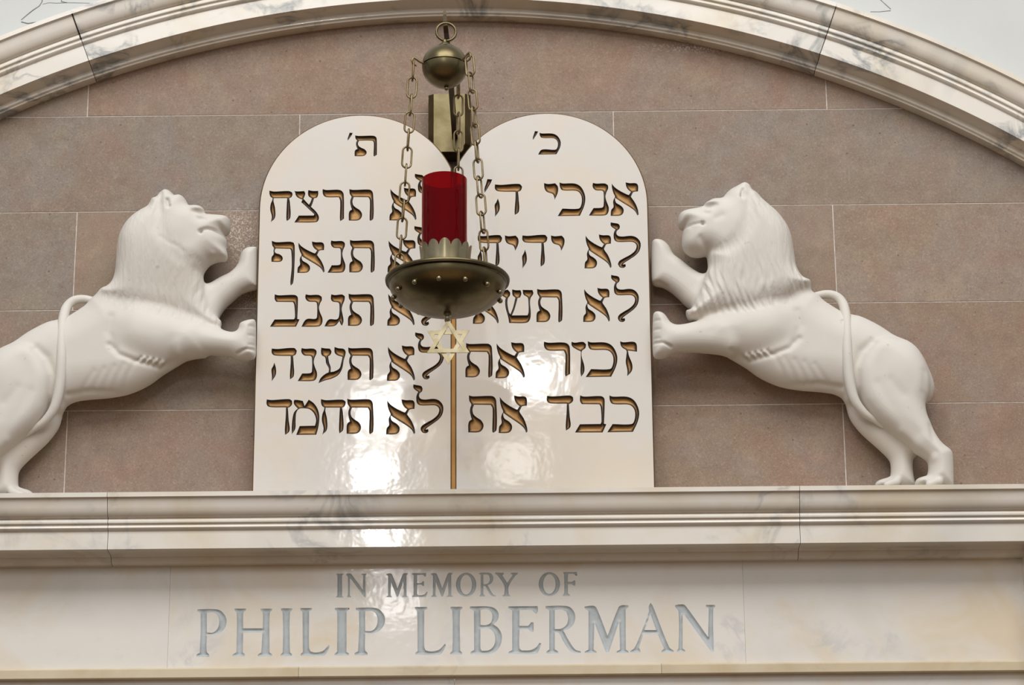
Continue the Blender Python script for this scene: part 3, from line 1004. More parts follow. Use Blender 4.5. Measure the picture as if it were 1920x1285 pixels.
class Sculpt:
    """volume grown from outlines (given real depth and thickness), limbs and blobs, then meshed"""
    H = 0.0030

    def __init__(self, x0, x1, z0, z1, d1=0.175):
        self.x = np.arange(x0, x1, self.H); self.w = np.arange(-0.006, d1, self.H); self.z = np.arange(z0, z1, self.H)
        self.org = np.array([x0, -0.006, z0])
        gx, gz = np.meshgrid(self.x, self.z, indexing='ij')
        self.q = np.c_[gx.ravel(), gz.ravel()]
        self.shape2 = gx.shape
        self.f = np.full((len(self.x), len(self.w), len(self.z)), -0.05, np.float32)
        self.disp = []

    def outline(self, pts, c, T, R, k=0.012, ang_=70, trace=True, low=None):
        poly = resample_smooth(pts, ang_, None, 4)
        if trace:
            poly = pp(poly, c)
        d = seg_dist(self.q, poly)
        d[~inside(self.q, poly)] *= -1
        d = d.reshape(self.shape2)
        u = np.clip(d, 0, R) / R
        if low:      # thins out from height low[0] down to low[1] (thickness falls to low[2])
            zz = np.clip((self.z[None, :] - low[1]) / (low[0] - low[1]), 0, 1)
            T = low[2] + (T - low[2]) * zz * zz * (3 - 2 * zz)
        r2 = np.where(d > 0, T * T * (1 - (1 - u) ** 2), 2 * T * T / R * d)
        for _ in range(2):
            pd = np.pad(r2, 1, mode='edge')
            r2 = (pd[:-2, 1:-1] + pd[2:, 1:-1] + pd[1:-1, :-2] + pd[1:-1, 2:] + 4 * r2) / 8
        g = (r2[:, None, :] - (self.w[None, :, None] - c) ** 2) / (2 * np.max(T))
        self.f = smax(self.f, np.maximum(g, -0.05).astype(np.float32), k)

    def limb(self, pts, rad, k=0.008, sub=False):
        """tapered chain; pts = (px, py, depth)"""
        pt = np.array([np.r_[pp([(a, b)], d)[0], d] for a, b, d in pts])
        rr = np.asarray(rad, float) * np.ones(len(pt))
        if len(pt) > 4:
            a4 = np.c_[pt, rr]
            ext = np.vstack([2 * a4[0] - a4[1], a4, 2 * a4[-1] - a4[-2]])
            out = []
            for i in range(1, len(ext) - 2):
                p0, p1, p2, p3 = ext[i - 1:i + 3]
                for t in (0, .25, .5, .75):
                    out.append(0.5 * (2 * p1 + (p2 - p0) * t + (2 * p0 - 5 * p1 + 4 * p2 - p3) * t * t + (3 * p1 - p0 - 3 * p2 + p3) * t ** 3))
            out.append(a4[-1])
            out = np.array(out)
            pt, rr = out[:, :3], out[:, 3]
        X, Wd, Z = self.x[:, None, None], self.w[None, :, None], self.z[None, None, :]
        lo = pt.min(0) - rr.max() - 0.03; hi = pt.max(0) + rr.max() + 0.03
        ix = slice(*np.searchsorted(self.x, (lo[0], hi[0]))); iz = slice(*np.searchsorted(self.z, (lo[1], hi[1])))
        best = None
        for (p0, p1, r0, r1) in zip(pt[:-1], pt[1:], rr[:-1], rr[1:]):
            d = p1 - p0
            L2 = d @ d + 1e-12
            x, w, z = X[ix] - p0[0], Wd - p0[2], Z[:, :, iz] - p0[1]
            t = np.clip((x * d[0] + z * d[1] + w * d[2]) / L2, 0, 1)
            e = (r0 + (r1 - r0) * t) - np.sqrt((x - t * d[0]) ** 2 + (z - t * d[1]) ** 2 + (w - t * d[2]) ** 2)
            best = e if best is None else np.maximum(best, e)
        sub_f = self.f[ix, :, iz]
        self.f[ix, :, iz] = -smax(-sub_f, best.astype(np.float32), k) if sub else smax(sub_f, best.astype(np.float32), k)

    def blob(self, px, py, dep, rx, rz, rw, k=0.010, rot=0.0):
        c = pp([(px, py)], dep)[0]
        x = self.x[:, None, None] - c[0]; z = self.z[None, None, :] - c[1]; w = self.w[None, :, None] - dep
        ca, sa = math.cos(rot), math.sin(rot)
        xr, zr = ca * x + sa * z, -sa * x + ca * z
        q = np.sqrt((xr / rx) ** 2 + (zr / rz) ** 2 + (w / rw) ** 2)
        self.f = smax(self.f, np.maximum((1 - q) * min(rx, rz, rw), -0.05).astype(np.float32), k)

    def groove(self, pts, amp, sig, dep=0.11, closed=False):
        self.disp.append((pp(pts, dep), amp, sig))

    def finish(self, name, mat, parent, zmin, back=0.0015, strands=None, smooth_it=2, part=None):
        f = np.minimum(self.f, (self.w[None, :, None] - back).astype(np.float32))
        f = np.minimum(f, (self.z[None, None, :] - zmin).astype(np.float32))
        v, q = surface_nets(f, self.org, self.H)
        # drop stray islands of fewer cells is not needed: the volume is one body
        e = np.vstack([q[:, [0, 1]], q[:, [1, 2]], q[:, [2, 3]], q[:, [3, 0]]])
        for lam in [0.55, -0.35] * smooth_it:
            s = np.zeros_like(v); n = np.zeros(len(v))
            np.add.at(s, e[:, 0], v[e[:, 1]]); np.add.at(n, e[:, 0], 1)
            np.add.at(s, e[:, 1], v[e[:, 0]]); np.add.at(n, e[:, 1], 1)
            v = v + lam * (s / n[:, None] - v)
        # normals in (x, w, z) space
        a, b, c, d = v[q[:, 0]], v[q[:, 1]], v[q[:, 2]], v[q[:, 3]]
        fn = np.cross(c - a, d - b)
        nn = np.zeros_like(v)
        for k in range(4):
            np.add.at(nn, q[:, k], fn)
        nn /= np.linalg.norm(nn, axis=1)[:, None] + 1e-12
        cen = v.mean(0)
        if ((v - cen) * nn).sum() < 0:
            nn = -nn; q = q[:, ::-1]
        front = np.clip(nn[:, 1] * 1.6, 0, 1)
        off = np.zeros(len(v))
        qq = v[:, [0, 2]]
        for poly, amp, sig in self.disp:
            dd = seg_dist(qq, poly, False) if len(poly) > 1 else np.hypot(*(qq - poly[0]).T)
            off += amp * np.exp(-(dd / sig) ** 2) * front
        if strands is not None:
            dm = seg_dist(qq, part[0])
            dm[~inside(qq, part[0])] *= -1
            off += strands(qq) * np.clip(nn[:, 1] * 1.2 + 0.5, 0, 1) * np.clip((dm + 0.004) / 0.016, 0, 1)
        v = v + nn * off[:, None]
        v[:, 1] = np.maximum(v[:, 1], back)
        # (x, w, z) -> world (x, -w, z): mirrored, so flip the faces
        o = parent.location
        vv = np.c_[v[:, 0] - o.x, -v[:, 1] - o.y, v[:, 2] - o.z]
        q = q[:, ::-1]
        if part is None:
            return mesh(name, vv, q, mat, parent, smooth=True)
        # the hair is a mesh of its own that meets the body along the hair line
        hair = inside(v[q].mean(1)[:, [0, 2]], part[0]) & (v[q].mean(1)[:, 1] > 0.012)
        for nm, sel, mt in ((name, ~hair, mat), (part[1], hair, part[2])):
            used = np.unique(q[sel])
            lut = np.zeros(len(vv), int)
            lut[used] = np.arange(len(used))
            o_ = mesh(nm, vv[used], lut[q[sel]], mt, parent, smooth=True)
            nrm = np.zeros((len(used), 3))
            nrm[:] = np.c_[nn[used, 0], -nn[used, 1], nn[used, 2]]
            if off.any():
                fn2 = np.cross(vv[q[:, 2]] - vv[q[:, 0]], vv[q[:, 3]] - vv[q[:, 1]])
                n2 = np.zeros_like(vv)
                for k in range(4):
                    np.add.at(n2, q[:, k], fn2)
                n2 /= np.linalg.norm(n2, axis=1)[:, None] + 1e-12
                nrm = n2[used]
            o_.data.normals_split_custom_set_from_vertices([tuple(x) for x in nrm])


def mane_strands(xc, flow, amp=0.0036, seed=0):
    """locks of hair: ridges running down the neck, broken into tufts"""
    r = np.random.default_rng(seed)
    ph = r.uniform(0, 6.28, 12)

    def fn(q):
        x, z = q[:, 0], q[:, 1]
        u = (x - xc) + flow * (z - (Z_LEDGE + 0.55)) * 0.30 + 0.010 * np.sin(z * 21 + ph[0]) + 0.006 * np.sin(z * 47 + x * 30 + ph[1])
        a = np.sin(u * 6.283 / 0.0165 + 1.3 * np.sin(z * 34 + x * 11 + ph[2]))
        b = np.sin(u * 6.283 / 0.027 + ph[3] + 1.6 * np.sin(z * 23 - x * 17 + ph[4]))
        tuft = 0.5 + 0.5 * np.sin(z * 6.283 / 0.050 + 3.0 * np.sin(u * 6.283 / 0.050 + ph[5]) + ph[6])
        low = np.clip((Z_LEDGE + 0.62 - z) / 0.14, 0.12, 1.0)
        return amp * low * ((a * 0.6 + b * 0.5) * (0.35 + 0.65 * tuft))
    return fn


def lion(fx, head, mane, legs, label, seed, extra):
    """fx maps the outlines of the body that both lions share (mirrored for the left one)"""
    T = lambda pts: [fx(a, b) for a, b in pts]
    T3 = lambda pts: [fx(a, b) + (d,) for a, b, d in pts]
    torso = T([(1430,560),(1500,546),(1530,552),(1544,565),(1556,573),(1568,580.5),(1580,587),(1600,592),(1613,595),(1633,604),(1653,615),(1673,629),(1690,645),(1710,663),(1727,679),(1738,693),(1747,707),(1752,725),(1750,740),(1744,751),(1735,757),(1712,768),(1680,772),(1640,768),(1605,764),(1586,757),(1578,746),(1563,738.5),(1537,734.5),(1500,731.5),(1462,724.5),(1425,708.5),(1400,691),(1383,680.5),(1362,668),(1335,645),(1325,612),(1360,580)])
    thigh = T([(1612,668),(1634,640),(1668,636),(1700,656),(1727,684),(1741,712),(1741,740),(1735,757),(1738,778),(1745,795),(1755,817),(1767,833),(1782,845),(1786,852),(1787,867),(1787.5,883),(1788,916),(1714,916),(1717,901),(1730,895),(1738,892),(1739,867),(1728,857),(1715,849),(1700,833),(1683,820),(1667,808),(1650,795),(1633,780),(1616,757),(1605,725),(1602,695)])
    far_hind = T([(1584,745),(1585.8,757),(1588.3,770),(1593.3,785),(1603.3,800),(1616.7,815),(1633.3,830),(1650,845),(1663.3,858.3),(1669,868),(1670,883.3),(1668.3,895),(1663,898),(1650,900.8),(1641,907),(1640,916),(1718,916),(1714,897),(1711.7,880),(1712.5,862),(1722,850),(1725,830),(1705,790),(1660,745),(1620,730)])
    root = empty('lion_statue', (fx(1500, 700)[0] * 0 + pp([fx(1560, 700)], .07)[0, 0], 0, Z_LEDGE))
    tag(root, label, 'lion sculpture')
    xs = [pp([fx(a, 700)], 0.08)[0, 0] for a in (1205, 1815)]
    x0, x1 = min(xs), max(xs)
    z1 = P(*fx(1400, 335), 0.08).z
    S = Sculpt(x0, x1, Z_LEDGE - 0.012, z1 + 0.02)
    S.outline(torso, 0.062, 0.056, 0.085)
    S.outline(far_hind, 0.046, 0.033, 0.034, 0.005)
    S.outline(thigh, 0.090, 0.044, 0.042, 0.006)
    S.outline(legs['far'], 0.048, 0.034, 0.033, 0.008)
    S.outline(legs['near'], 0.090, 0.036, 0.036, 0.010)
    S.outline(T([(1318,606),(1350,588),(1400,572),(1450,566),(1482,585),(1492,615),(1482,645),(1450,662),(1410,669),(1375,663),(1345,661),(1318,658)]), 0.080, 0.049, 0.062, 0.012)
    S.outline(head, 0.084, 0.056, 0.052, 0.010, 75)
    # broad chest and hip masses
    S.blob(*fx(1690, 700), 0.085, 0.060, 0.085, 0.052, 0.02)
    S.blob(*fx(1425, 622), 0.080, 0.062, 0.052, 0.050, 0.02)
    # hind paw toes on the ledge
    for (a, b, d) in ((1651, 910, .050), (1663, 910, .072), (1728, 909, .100), (1742, 909, .122)):
        S.limb(T3([(a, b, d), (a + 18, b - 6, d)]), [0.009, 0.011], 0.006)
    extra(S, T, T3)
    # creases of flank, thigh and elbow
    S.groove(T([(1636,643),(1615,660),(1603,690),(1603,725),(1613,752),(1632,780)]), -0.0055, 0.011)
    S.groove(T([(1668,718),(1680,733),(1692,745)]), -0.0014, 0.011)
    S.groove(T([(1645,725),(1662,758),(1690,790),(1720,815)]), -0.0020, 0.013)
    S.groove(T([(1733,700),(1732,722),(1731,738)]), -0.0022, 0.010)
    S.groove(T([(1440,722),(1500,717),(1540,716),(1578,722)]), -0.0045, 0.006)
    S.groove(T([(1372,660),(1405,671),(1450,665),(1480,654),(1498,636)]), -0.0050, 0.007)
    S.groove(T([(1488,640),(1500,612),(1495,585)]), -0.0030, 0.010)
    for k in range(4):
        S.groove(T([(1400 + 11 * k, 664 - 1.2 * k), (1406 + 11 * k, 669 - 1.2 * k)]), 0.0050, 0.0048)
        S.groove(T([(1406 + 11 * k, 662 - 1.2 * k), (1412 + 11 * k, 668 - 1.2 * k)]), -0.0030, 0.0032)
    for k in range(5):
        a = 1452 + 19 * k
        S.groove(T([(a, 668 + 4 * k), (a + 14, 690 + 3 * k), (a + 22, 712)]), -0.0016, 0.007)
    S.groove(T([(1690, 812), (1725, 840), (1750, 862)]), 0.0030, 0.010)
    S.groove(T([(1745, 800), (1748, 830), (1752, 850)]), -0.0022, 0.008)
    # toes of the fore paws
    for y in (600, 617, 634):
        S.groove(T([(1223, y), (1236, y + 3)]), -0.0022, 0.0035)
    S.groove(T([(1226, 643), (1243, 646), (1258, 652)]), -0.0045, 0.0035)
    S.groove(T([(1223, 518), (1238, 519), (1252, 526)]), -0.0035, 0.0040)
    # mane, carved as locks over neck and shoulder
    zt = P(*fx(1400, 440), .1).z; zb = P(*fx(1400, 585), .1).z
    S.outline(mane, 0.078, 0.066, 0.060, 0.016, 60, True, (zt, zb, extra.low))
    hair = pp(resample_smooth(mane, 60, None, 4), 0.085)
    S.finish('body', M_LION, root, Z_LEDGE, strands=mane_strands(pp([fx(1410, 500)], .1)[0, 0], extra.flow, extra.amp, seed), part=(hair, 'mane', M_MANE))
    # tail looping up over the hip
    S3 = Sculpt(x0, x1, Z_LEDGE, z1)
    S3.limb(T3([(1655,800,.084),(1636,786,.092),(1621,775,.098),(1606,757,.104),(1597,735,.108),(1591,702,.113),(1588.5,660,.115),(1588,620,.106),(1586,592,.088),(1580,569,.066),(1567,555.5,.060),(1548,552,.056),(1526,556,.056)]),
            [.005, .008, .0100, .0115, .0125, .0128, .0128, .0128, .0124, .0120, .0112, .0105, .0095], 0.004)
    S3.finish('tail', M_LION, root, Z_LEDGE, smooth_it=1)
    return root


head_r = [(1272.5,408),(1276.7,401.7),(1285,397),(1296.7,395),(1316.7,391.7),(1321.7,387.5),(1326.7,380.8),(1336.7,375.3),(1353.3,373.7),(1360,365.8),(1368.3,358.3),(1383.3,350),(1393.3,345),(1400,346),(1405,353.3),(1412,375),(1420,420),(1400,470),(1360,490),(1335,482),(1327,477.5),(1318,480),(1310,481),(1300,480.5),(1293.3,478.3),(1283.3,470),(1279.2,460),(1279.2,445),(1281,437),(1282,429),(1276,429.5),(1272,424),(1271.5,416.7)]
mane_r = [(1392,376),(1396,362),(1402,352),(1405,353.5),(1408.3,360),(1418.3,364.2),(1430,376.7),(1443.3,388.3),(1456.7,400),(1466.7,411.7),(1476.7,426.7),(1483.3,443.3),(1486.7,460),(1490,483.3),(1493.3,501.7),(1500,515),(1506.7,522.5),(1519.5,527),(1519.5,538),(1508,549),(1488,566),(1462,578),(1430,590),(1400,597),(1360,596),(1325,599),(1300,601),(1290,600),(1286,590),(1286,581.7),(1294,583),(1303,566),(1314,540),(1322,517),(1327,503),(1327,482),(1340,472),(1360,456),(1376,432),(1386,404)]
legs_r = {
    'far': [(1221,460),(1224,451.7),(1231.7,449.7),(1243.3,452.5),(1255,463.3),(1263.3,478.3),(1276.7,488.3),(1293.3,501.7),(1310,512.5),(1324,517.5),(1350,540),(1345,590),(1315,596),(1296.7,582),(1283.3,571.7),(1270,558.3),(1253.3,545),(1240,538.3),(1227,536),(1222,531),(1220.5,500)],
    'near': [(1224,600),(1225.5,588),(1231.7,585.5),(1241.7,587.3),(1250,595),(1256.7,605),(1266.7,610),(1283.3,609),(1300,605.5),(1340,600),(1380,620),(1390,650),(1372,668),(1351.7,664),(1326.7,661),(1293.3,660.8),(1268.3,661.9),(1258.3,665),(1243.3,671.9),(1230,672),(1225,668),(1223.5,640)],
}


def ex_r(S, T, T3):
    # muzzle, brow, cheek, ear
    S.outline([(1272,408),(1277,401),(1297,395),(1320,391.5),(1345,394),(1356,412),(1342,427),(1320,426),(1300,424.5),(1286,425.5),(1277,429),(1272,424)], 0.088, 0.043, 0.026, 0.004)
    S.outline([(1281.5,432),(1292,427.5),(1320,427),(1340,438),(1340,462),(1324,477),(1310,481),(1293,478),(1283,470),(1279,460),(1279.5,445)], 0.087, 0.043, 0.030, 0.004)
    S.blob(1338, 384, 0.112, 0.022, 0.009, 0.024, 0.008)
    S.blob(1372, 430, 0.086, 0.060, 0.070, 0.054, 0.014)
    S.limb([(1385, 378, .108), (1393, 362, .114), (1396, 351, .108)], [.020, .0155, .008], 0.006)
    S.groove([(1391, 361), (1391.5, 368), (1391, 374)], -0.0080, 0.0060)
    S.groove([(1280, 429), (1287, 426.5), (1296, 426), (1308, 426), (1317, 426.5)], -0.0038, 0.0034)
    S.groove([(1316, 426.5)], -0.0080, 0.0048)
    S.groove([(1322, 392), (1330, 393), (1341, 391)], -0.0032, 0.0060)
    S.groove([(1324, 401), (1331, 401)], 0.0022, 0.0055)
    S.groove([(1318, 406), (1326, 408)], -0.0016, 0.0055)
    S.groove([(1342, 416), (1352, 412)], -0.0020, 0.0090)
    S.groove([(1312, 452), (1322, 466)], -0.0030, 0.0080)


ex_r.flow = 1.0
ex_r.amp = 0.0036
ex_r.low = 0.054
lion(lambda a, b: (a, b), head_r, mane_r, legs_r,
     'carved white marble lion facing left at the right side of the tablets, mouth closed', 3, ex_r)

head_l = [(432,420),(430.5,413),(423.3,408.3),(411,406.8),(398.3,405.8),(386,404.2),(384,398.3),(381.7,392),(373,388),(361.7,387.5),(355,388.3),(351,380),(345,371.7),(336.7,367.5),(328,369),(323,363),(313,358),(305,360),(300,367.5),(292,390),(285,440),(300,485),(335,508),(365,512),(386.7,502),(395,495),(406.7,489.3),(425,487),(426.3,478),(423.5,468),(425.3,456.7),(423.3,446.7),(420,440),(424,439.5),(430,434),(432,427)]
mane_l = [(312,384),(306,372),(300,367.5),(296.7,373),(285,374),(281.7,381.7),(276.7,390),(265,396.7),(250,406.7),(236.7,420),(226.7,436.7),(221.7,451.7),(219,473),(217.5,495),(215,515),(210,528),(201.7,536.7),(189,543),(186,553),(197,567),(225,583),(262,594),(300,601),(330,606),(365,612),(395,618),(412,618.5),(415.5,610),(414.5,602),(404,591),(394,572),(387,552),(384,536),(381.5,520),(382,510),(381,500),(368,484),(346,466),(328,440),(318,410)]
legs_l = {
    'far': [(484,470),(482,464),(465,465.5),(455,471.7),(450,481.7),(445,498),(431.7,511.7),(411.7,521.7),(390,535),(378,542),(360,570),(380,605),(408,602),(412,594),(423,578),(436.7,565),(453,551.7),(470,545),(483,543),(484,510)],
    'near': [(480,610),(479,600),(470,600.5),(456.7,604),(449.5,608),(446.7,618),(440,623.5),(426.7,623),(413,620),(400,617),(365,610),(325,630),(315,655),(335,676),(352.5,665),(373,664.7),(406.7,666.5),(430,669),(443,674),(456.7,676),(473,673.5),(479,670),(480,640)],
}


def ex_l(S, T, T3):
    S.outline([(384,404),(398.3,405.8),(423.3,408.3),(430,413),(432,420),(430.5,433),(424,439),(410,437),(395,434.5),(380,437),(362,434),(352,418),(364,403)], 0.086, 0.046, 0.028, 0.004)
    S.outline([(379,444),(390,440),(408,441),(420.5,446),(425,457),(423.4,468),(426.2,478),(425,487),(407,489.3),(392,494),(372,488),(360,470),(364,452)], 0.085, 0.046, 0.032, 0.004)
    S.blob(367, 395, 0.110, 0.018, 0.008, 0.024, 0.008)
    S.blob(332, 440, 0.086, 0.062, 0.072, 0.054, 0.014)
    S.limb([(322, 392, .108), (316, 378, .116), (313, 366, .110)], [.022, .0185, .010], 0.006)
    S.limb([(336, 378, .072), (337, 373, .066)], [.014, .010], 0.006)
    S.groove([(316, 381), (317, 389), (318, 393)], -0.0085, 0.0055)
    S.groove([(378, 441.5), (384, 438), (392, 436), (403, 436.5), (414, 439), (424, 442)], -0.0070, 0.0040)
    S.groove([(379, 442)], -0.0070, 0.0050)
    S.groove([(384, 402), (374, 403), (362, 402)], -0.0030, 0.0060)
    S.groove([(378, 410), (371, 410)], 0.0030, 0.0050)
    S.groove([(385, 417), (376, 418)], -0.0025, 0.0045)
    S.groove([(400, 478), (412, 480), (420, 478)], 0.0030, 0.0060)
    S.groove([(305, 452), (318, 462), (338, 470), (345, 478)], -0.0012, 0.0060)


ex_l.flow = -1.0
ex_l.amp = 0.0015
ex_l.low = 0.034
lion(lambda a, b: (1704.0 - a, b + 5 + 0.030 * (b - 420)), head_l, mane_l, legs_l,
     'carved white marble lion facing right at the left side of the tablets, mouth slightly open', 5, ex_l)

# ------------------------------------------------------------------ bracket and eternal lamp
bk = empty('wall_bracket', (P(843, 230, .03).x, 0, P(843, 288, .055).z))
tag(bk, 'brass box bracket on the wall between the tablet tops with an arm carrying the lamp', 'bracket')
bx, by, bz = bk.location
D_B = 0.058
z_t, z_b = P(842, 174, D_B).z - bz, 0.0
xl, xr = P(806, 180, D_B).x - bx, P(885, 180, D_B).x - bx
xr = 0.5 * (xr - xl); xl = -xr
cw = 0.014
cut = 0.020
outl = [(xl + cut, z_b), (xr - cut, z_b), (xr, z_b + cut * 1.3), (xr, z_t), (xl, z_t), (xl, z_b + cut * 1.3)]
inn = [(xl + cut + 0.004, z_b + 0.004), (xr - cut - 0.004, z_b + 0.004), (xr - cw, z_b + cut * 1.3), (xr - cw, z_t - 0.003), (xl + cw, z_t - 0.003), (xl + cw, z_b + cut * 1.3)]
v = [(a, -0.0015, b) for a, b in outl] + [(a, -D_B + 0.016, b) for a, b in outl] + [(a, -D_B, b) for a, b in inn]
n = 6
f = [tuple(range(n - 1, -1, -1)), tuple(range(2 * n, 3 * n))]
for i in range(n):
    j = (i + 1) % n
    f += [(i, j, n + j, n + i), (n + i, n + j, 2 * n + j, 2 * n + i)]
mesh('box_housing', v, f, M_BRASS, bk)
DL = 0.50
pr = P(834, 30, DL)
a0 = P(853, 258, D_B - 0.002)
a_pts = [a0, a0.lerp(P(846, 165, 0.30), 0.55) + Vector((0, 0, 0.003)), P(845, 150, 0.30), P(840, 92, 0.42), P(836.5, 60, DL - 0.012), P(835.2, 48, DL - 0.002), P(834.6, 40, DL), P(834.0, 28, DL + .001), P(833.8, 18, DL)]
mb = MB()
wv = [0.0068, 0.0068, 0.0066, 0.0062, 0.0056, 0.0052, 0.0048, 0.0040, 0.0026]
tv = [0.006, 0.006, 0.006, 0.005, 0.004, 0.0036, 0.0032, 0.0028, 0.002]
vs = []
for i, p in enumerate(a_pts):
    q0 = a_pts[max(i - 1, 0)]; q1 = a_pts[min(i + 1, len(a_pts) - 1)]
    t = (q1 - q0).normalized()
    xdir = Vector((1, 0, 0))
    nrm = t.cross(xdir).normalized()
    xdir = nrm.cross(t).normalized()
    for sx_, sn in ((-1, -1), (1, -1), (1, 1), (-1, 1)):
        vs.append(p + xdir * wv[i] * sx_ + nrm * tv[i] * sn - Vector(bk.location))
fs = [(0, 1, 2, 3), tuple(4 * (len(a_pts) - 1) + k for k in (3, 2, 1, 0))]
for i in range(len(a_pts) - 1):
    for k in range(4):
        k2 = (k + 1) % 4
        fs.append((4 * i + k, 4 * (i + 1) + k, 4 * (i + 1) + k2, 4 * i + k2))
mb.add(vs, fs)
mb.build('bracket_arm', M_ARM, bk)

bc = P(839, 527, DL)          # rim centre of the bowl
lamp = empty('eternal_lamp', bc)
tag(lamp, 'hanging brass sanctuary lamp with red glass, three chains, studded bowl and star pendant', 'hanging lamp')
LO = Vector(bc)
SC_L = (P(900, 527, DL) - P(800, 527, DL)).length / 100.0      # metres per measured unit at the lamp
RB = 117.0 * SC_L
L = lambda p: Vector(p) - LO
# bowl
pf = [(RB, 0.0), (RB, 0.003), (RB - .003, .0048), (RB - .007, .004), (RB - .010, 0.0)]
nb = 16
DB, RA = 0.080, RB - 0.009
inner = [((RA - .004) * math.cos(math.pi / 2 * i / nb), -0.003 - (DB - .006) * math.sin(math.pi / 2 * i / nb)) for i in range(nb)] + [(0.0, -DB + 0.003)]
outer = [(RA * math.cos(math.pi / 2 * i / nb), -0.006 - (DB - .006) * math.sin(math.pi / 2 * i / nb)) for i in range(nb)] + [(0.0, -DB)]
prf = inner[::-1] + [(RA - .001, -0.001), (RB - .006, .004), (RB - .002, .005), (RB, .002), (RB - .0006, -.0016), (RB - .0012, -.0022)] + outer
mb = MB(); mb.lathe(prf, (0, 0, 0), 96)
bowl = mb.build('bowl', M_BRASS, lamp, 50)
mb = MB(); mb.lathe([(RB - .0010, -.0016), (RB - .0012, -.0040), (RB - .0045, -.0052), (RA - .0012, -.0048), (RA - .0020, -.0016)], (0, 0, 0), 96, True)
mb.build('rim_shade_ring', M_ARM, bowl, 50)  # dark colour stands in for the shade under the bowl's lip
for k in range(13):
    a = math.radians(-7.2 + 27.692 * k)
    rr = RA * 0.905
    dz = -0.006 - (DB - .006) * math.sqrt(1 - 0.905 ** 2)
    mb = MB(); mb.sphere((rr * math.sin(a) * 1.02, -rr * math.cos(a) * 1.02, dz - .002), 0.0062, 14, 10)
    mb.build('stud', M_BRASS_L, bowl, 60)
# glass holder with scalloped top
hc = L(P(835.5, 480, DL))
RH = 48.0 * SC_L
z_h0 = -0.060
z_h1 = P(835.5, 446, DL + RH).z - LO.z
NP, n, m = 13, 13 * 12, 10
v, f = [], []
for side in (0, 1):
    for j in range(m + 1):
        t = j / m
        for k in range(n):
            a = 2 * math.pi * k / n
            sc = abs(math.cos(NP * (a - math.radians(0)) / 2)) ** 0.55
            top = z_h1 - 0.016 * (1 - sc)
            z = z_h0 + (top - z_h0) * t
            h = (z - z_h0) / (z_h1 - z_h0)
            r = RH - 0.0012 + 0.0028 * max(0, h - 0.80) / 0.20 - (0.0016 if side else 0) + 0.0012 * math.cos(NP * a) * max(0, h - 0.4)
            v.append((hc.x + r * math.sin(a), -r * math.cos(a), z))
o_ = (m + 1) * n
for j in range(m):
    for k in range(n):
        k2 = (k + 1) % n
        f.append((j * n + k, j * n + k2, (j + 1) * n + k2, (j + 1) * n + k))
        f.append((o_ + j * n + k, o_ + (j + 1) * n + k, o_ + (j + 1) * n + k2, o_ + j * n + k2))
for k in range(n):
    k2 = (k + 1) % n
    f.append((m * n + k, m * n + k2, o_ + m * n + k2, o_ + m * n + k))
    f.append((k, o_ + k, o_ + k2, k2))
f.append(tuple(range(n - 1, -1, -1)))
hold = mesh('glass_holder', v, f, M_BRASS_L, lamp); auto_smooth(hold, 50)
# red glass
RG = 42.8 * SC_L
z_g1 = P(832, 320.5, DL + RG).z - LO.z
gx = 0.5 * (L(P(831, 330, DL)).x + hc.x)
mb = MB()
z_g0 = z_h0 + 0.006
mb.lathe([(0, z_g0), (RG - .004, z_g0), (RG, z_g0 + .004), (RG, z_g1 - .001), (RG - .0012, z_g1), (RG - .0026, z_g1 - .001), (RG - .003, z_g0 + .008), (0, z_g0 + .006)], (gx, 0, 0), 64)
mb.build('red_glass', M_GLASS, lamp, 40)['label'] = 'deep red glass cylinder'
mb = MB()
z_c1 = P(832, 352, DL + RG * 0.8).z - LO.z
mb.lathe([(0, z_g0 + .007), (RG - .008, z_g0 + .007), (RG - .008, z_c1 - .003), (RG - .011, z_c1), (0, z_c1 - .004)], (gx, 0, 0), 48)
mb.build('candle', M_WAX, lamp, 40)
# ball with seam, cap and hanging ring
bl = L(P(834, 124.5, DL))
RS = 44.0 * SC_L
pfb = []
for i in range(41):
    t = -math.pi / 2 + math.pi * i / 40
    r = RS * math.cos(t)
    z = RS * math.sin(t)
    if i == 20:
        pfb += [(RS, -.0016), (RS - .0030, -.0012), (RS - .0030, .0012), (RS, .0016)]
    else:
        pfb.append((max(r, 0.0) if 0 < i < 40 else 0.0, z))
mb = MB(); mb.lathe(pfb, bl, 64)
ball = mb.build('ball', M_BRASS, lamp, 40)
mb = MB()
mb.lathe([(0, .0), (.0155, .0), (.0155, .004), (.012, .007), (.0065, .011), (.0060, .017), (0, .018)], bl + Vector((0, 0, RS - .0035)), 24)
mb.build('neck_cap', M_BRASS, ball, 40)
mb = MB(); mb.sphere(bl + Vector((.004, 0, -RS - .003)), .0058, 14, 10); mb.build('bottom_knob', M_BRASS_L, ball, 60)
rc = L(P(836.5, 60, DL))
RR = 18.8 * SC_L
mb = MB()
mb.tube([(rc.x + RR * math.cos(a), 0.0 + 0.10 * RR * math.cos(a), rc.z + RR * math.sin(a)) for a in np.arange(40) * math.pi / 20], .0033, 12, True)
mb.build('hanging_ring', M_BRASS, lamp, 60)


def link_mesh(mb, c, d, side, Lk, Wk, r):
    """one oval link centred at c, long axis d, lying in the plane of d and side"""
    pts = []
    s = (Lk - Wk) / 2
    for i in range(9):
        a = math.pi * i / 8
        pts.append(c + d * (s + Wk / 2 * math.sin(a)) + side * (Wk / 2 * math.cos(a)))
    for i in range(9):
        a = math.pi + math.pi * i / 8
        pts.append(c + d * (-s + Wk / 2 * math.sin(a)) + side * (Wk / 2 * math.cos(a)))
    mb.tube(pts, r, 8, True)


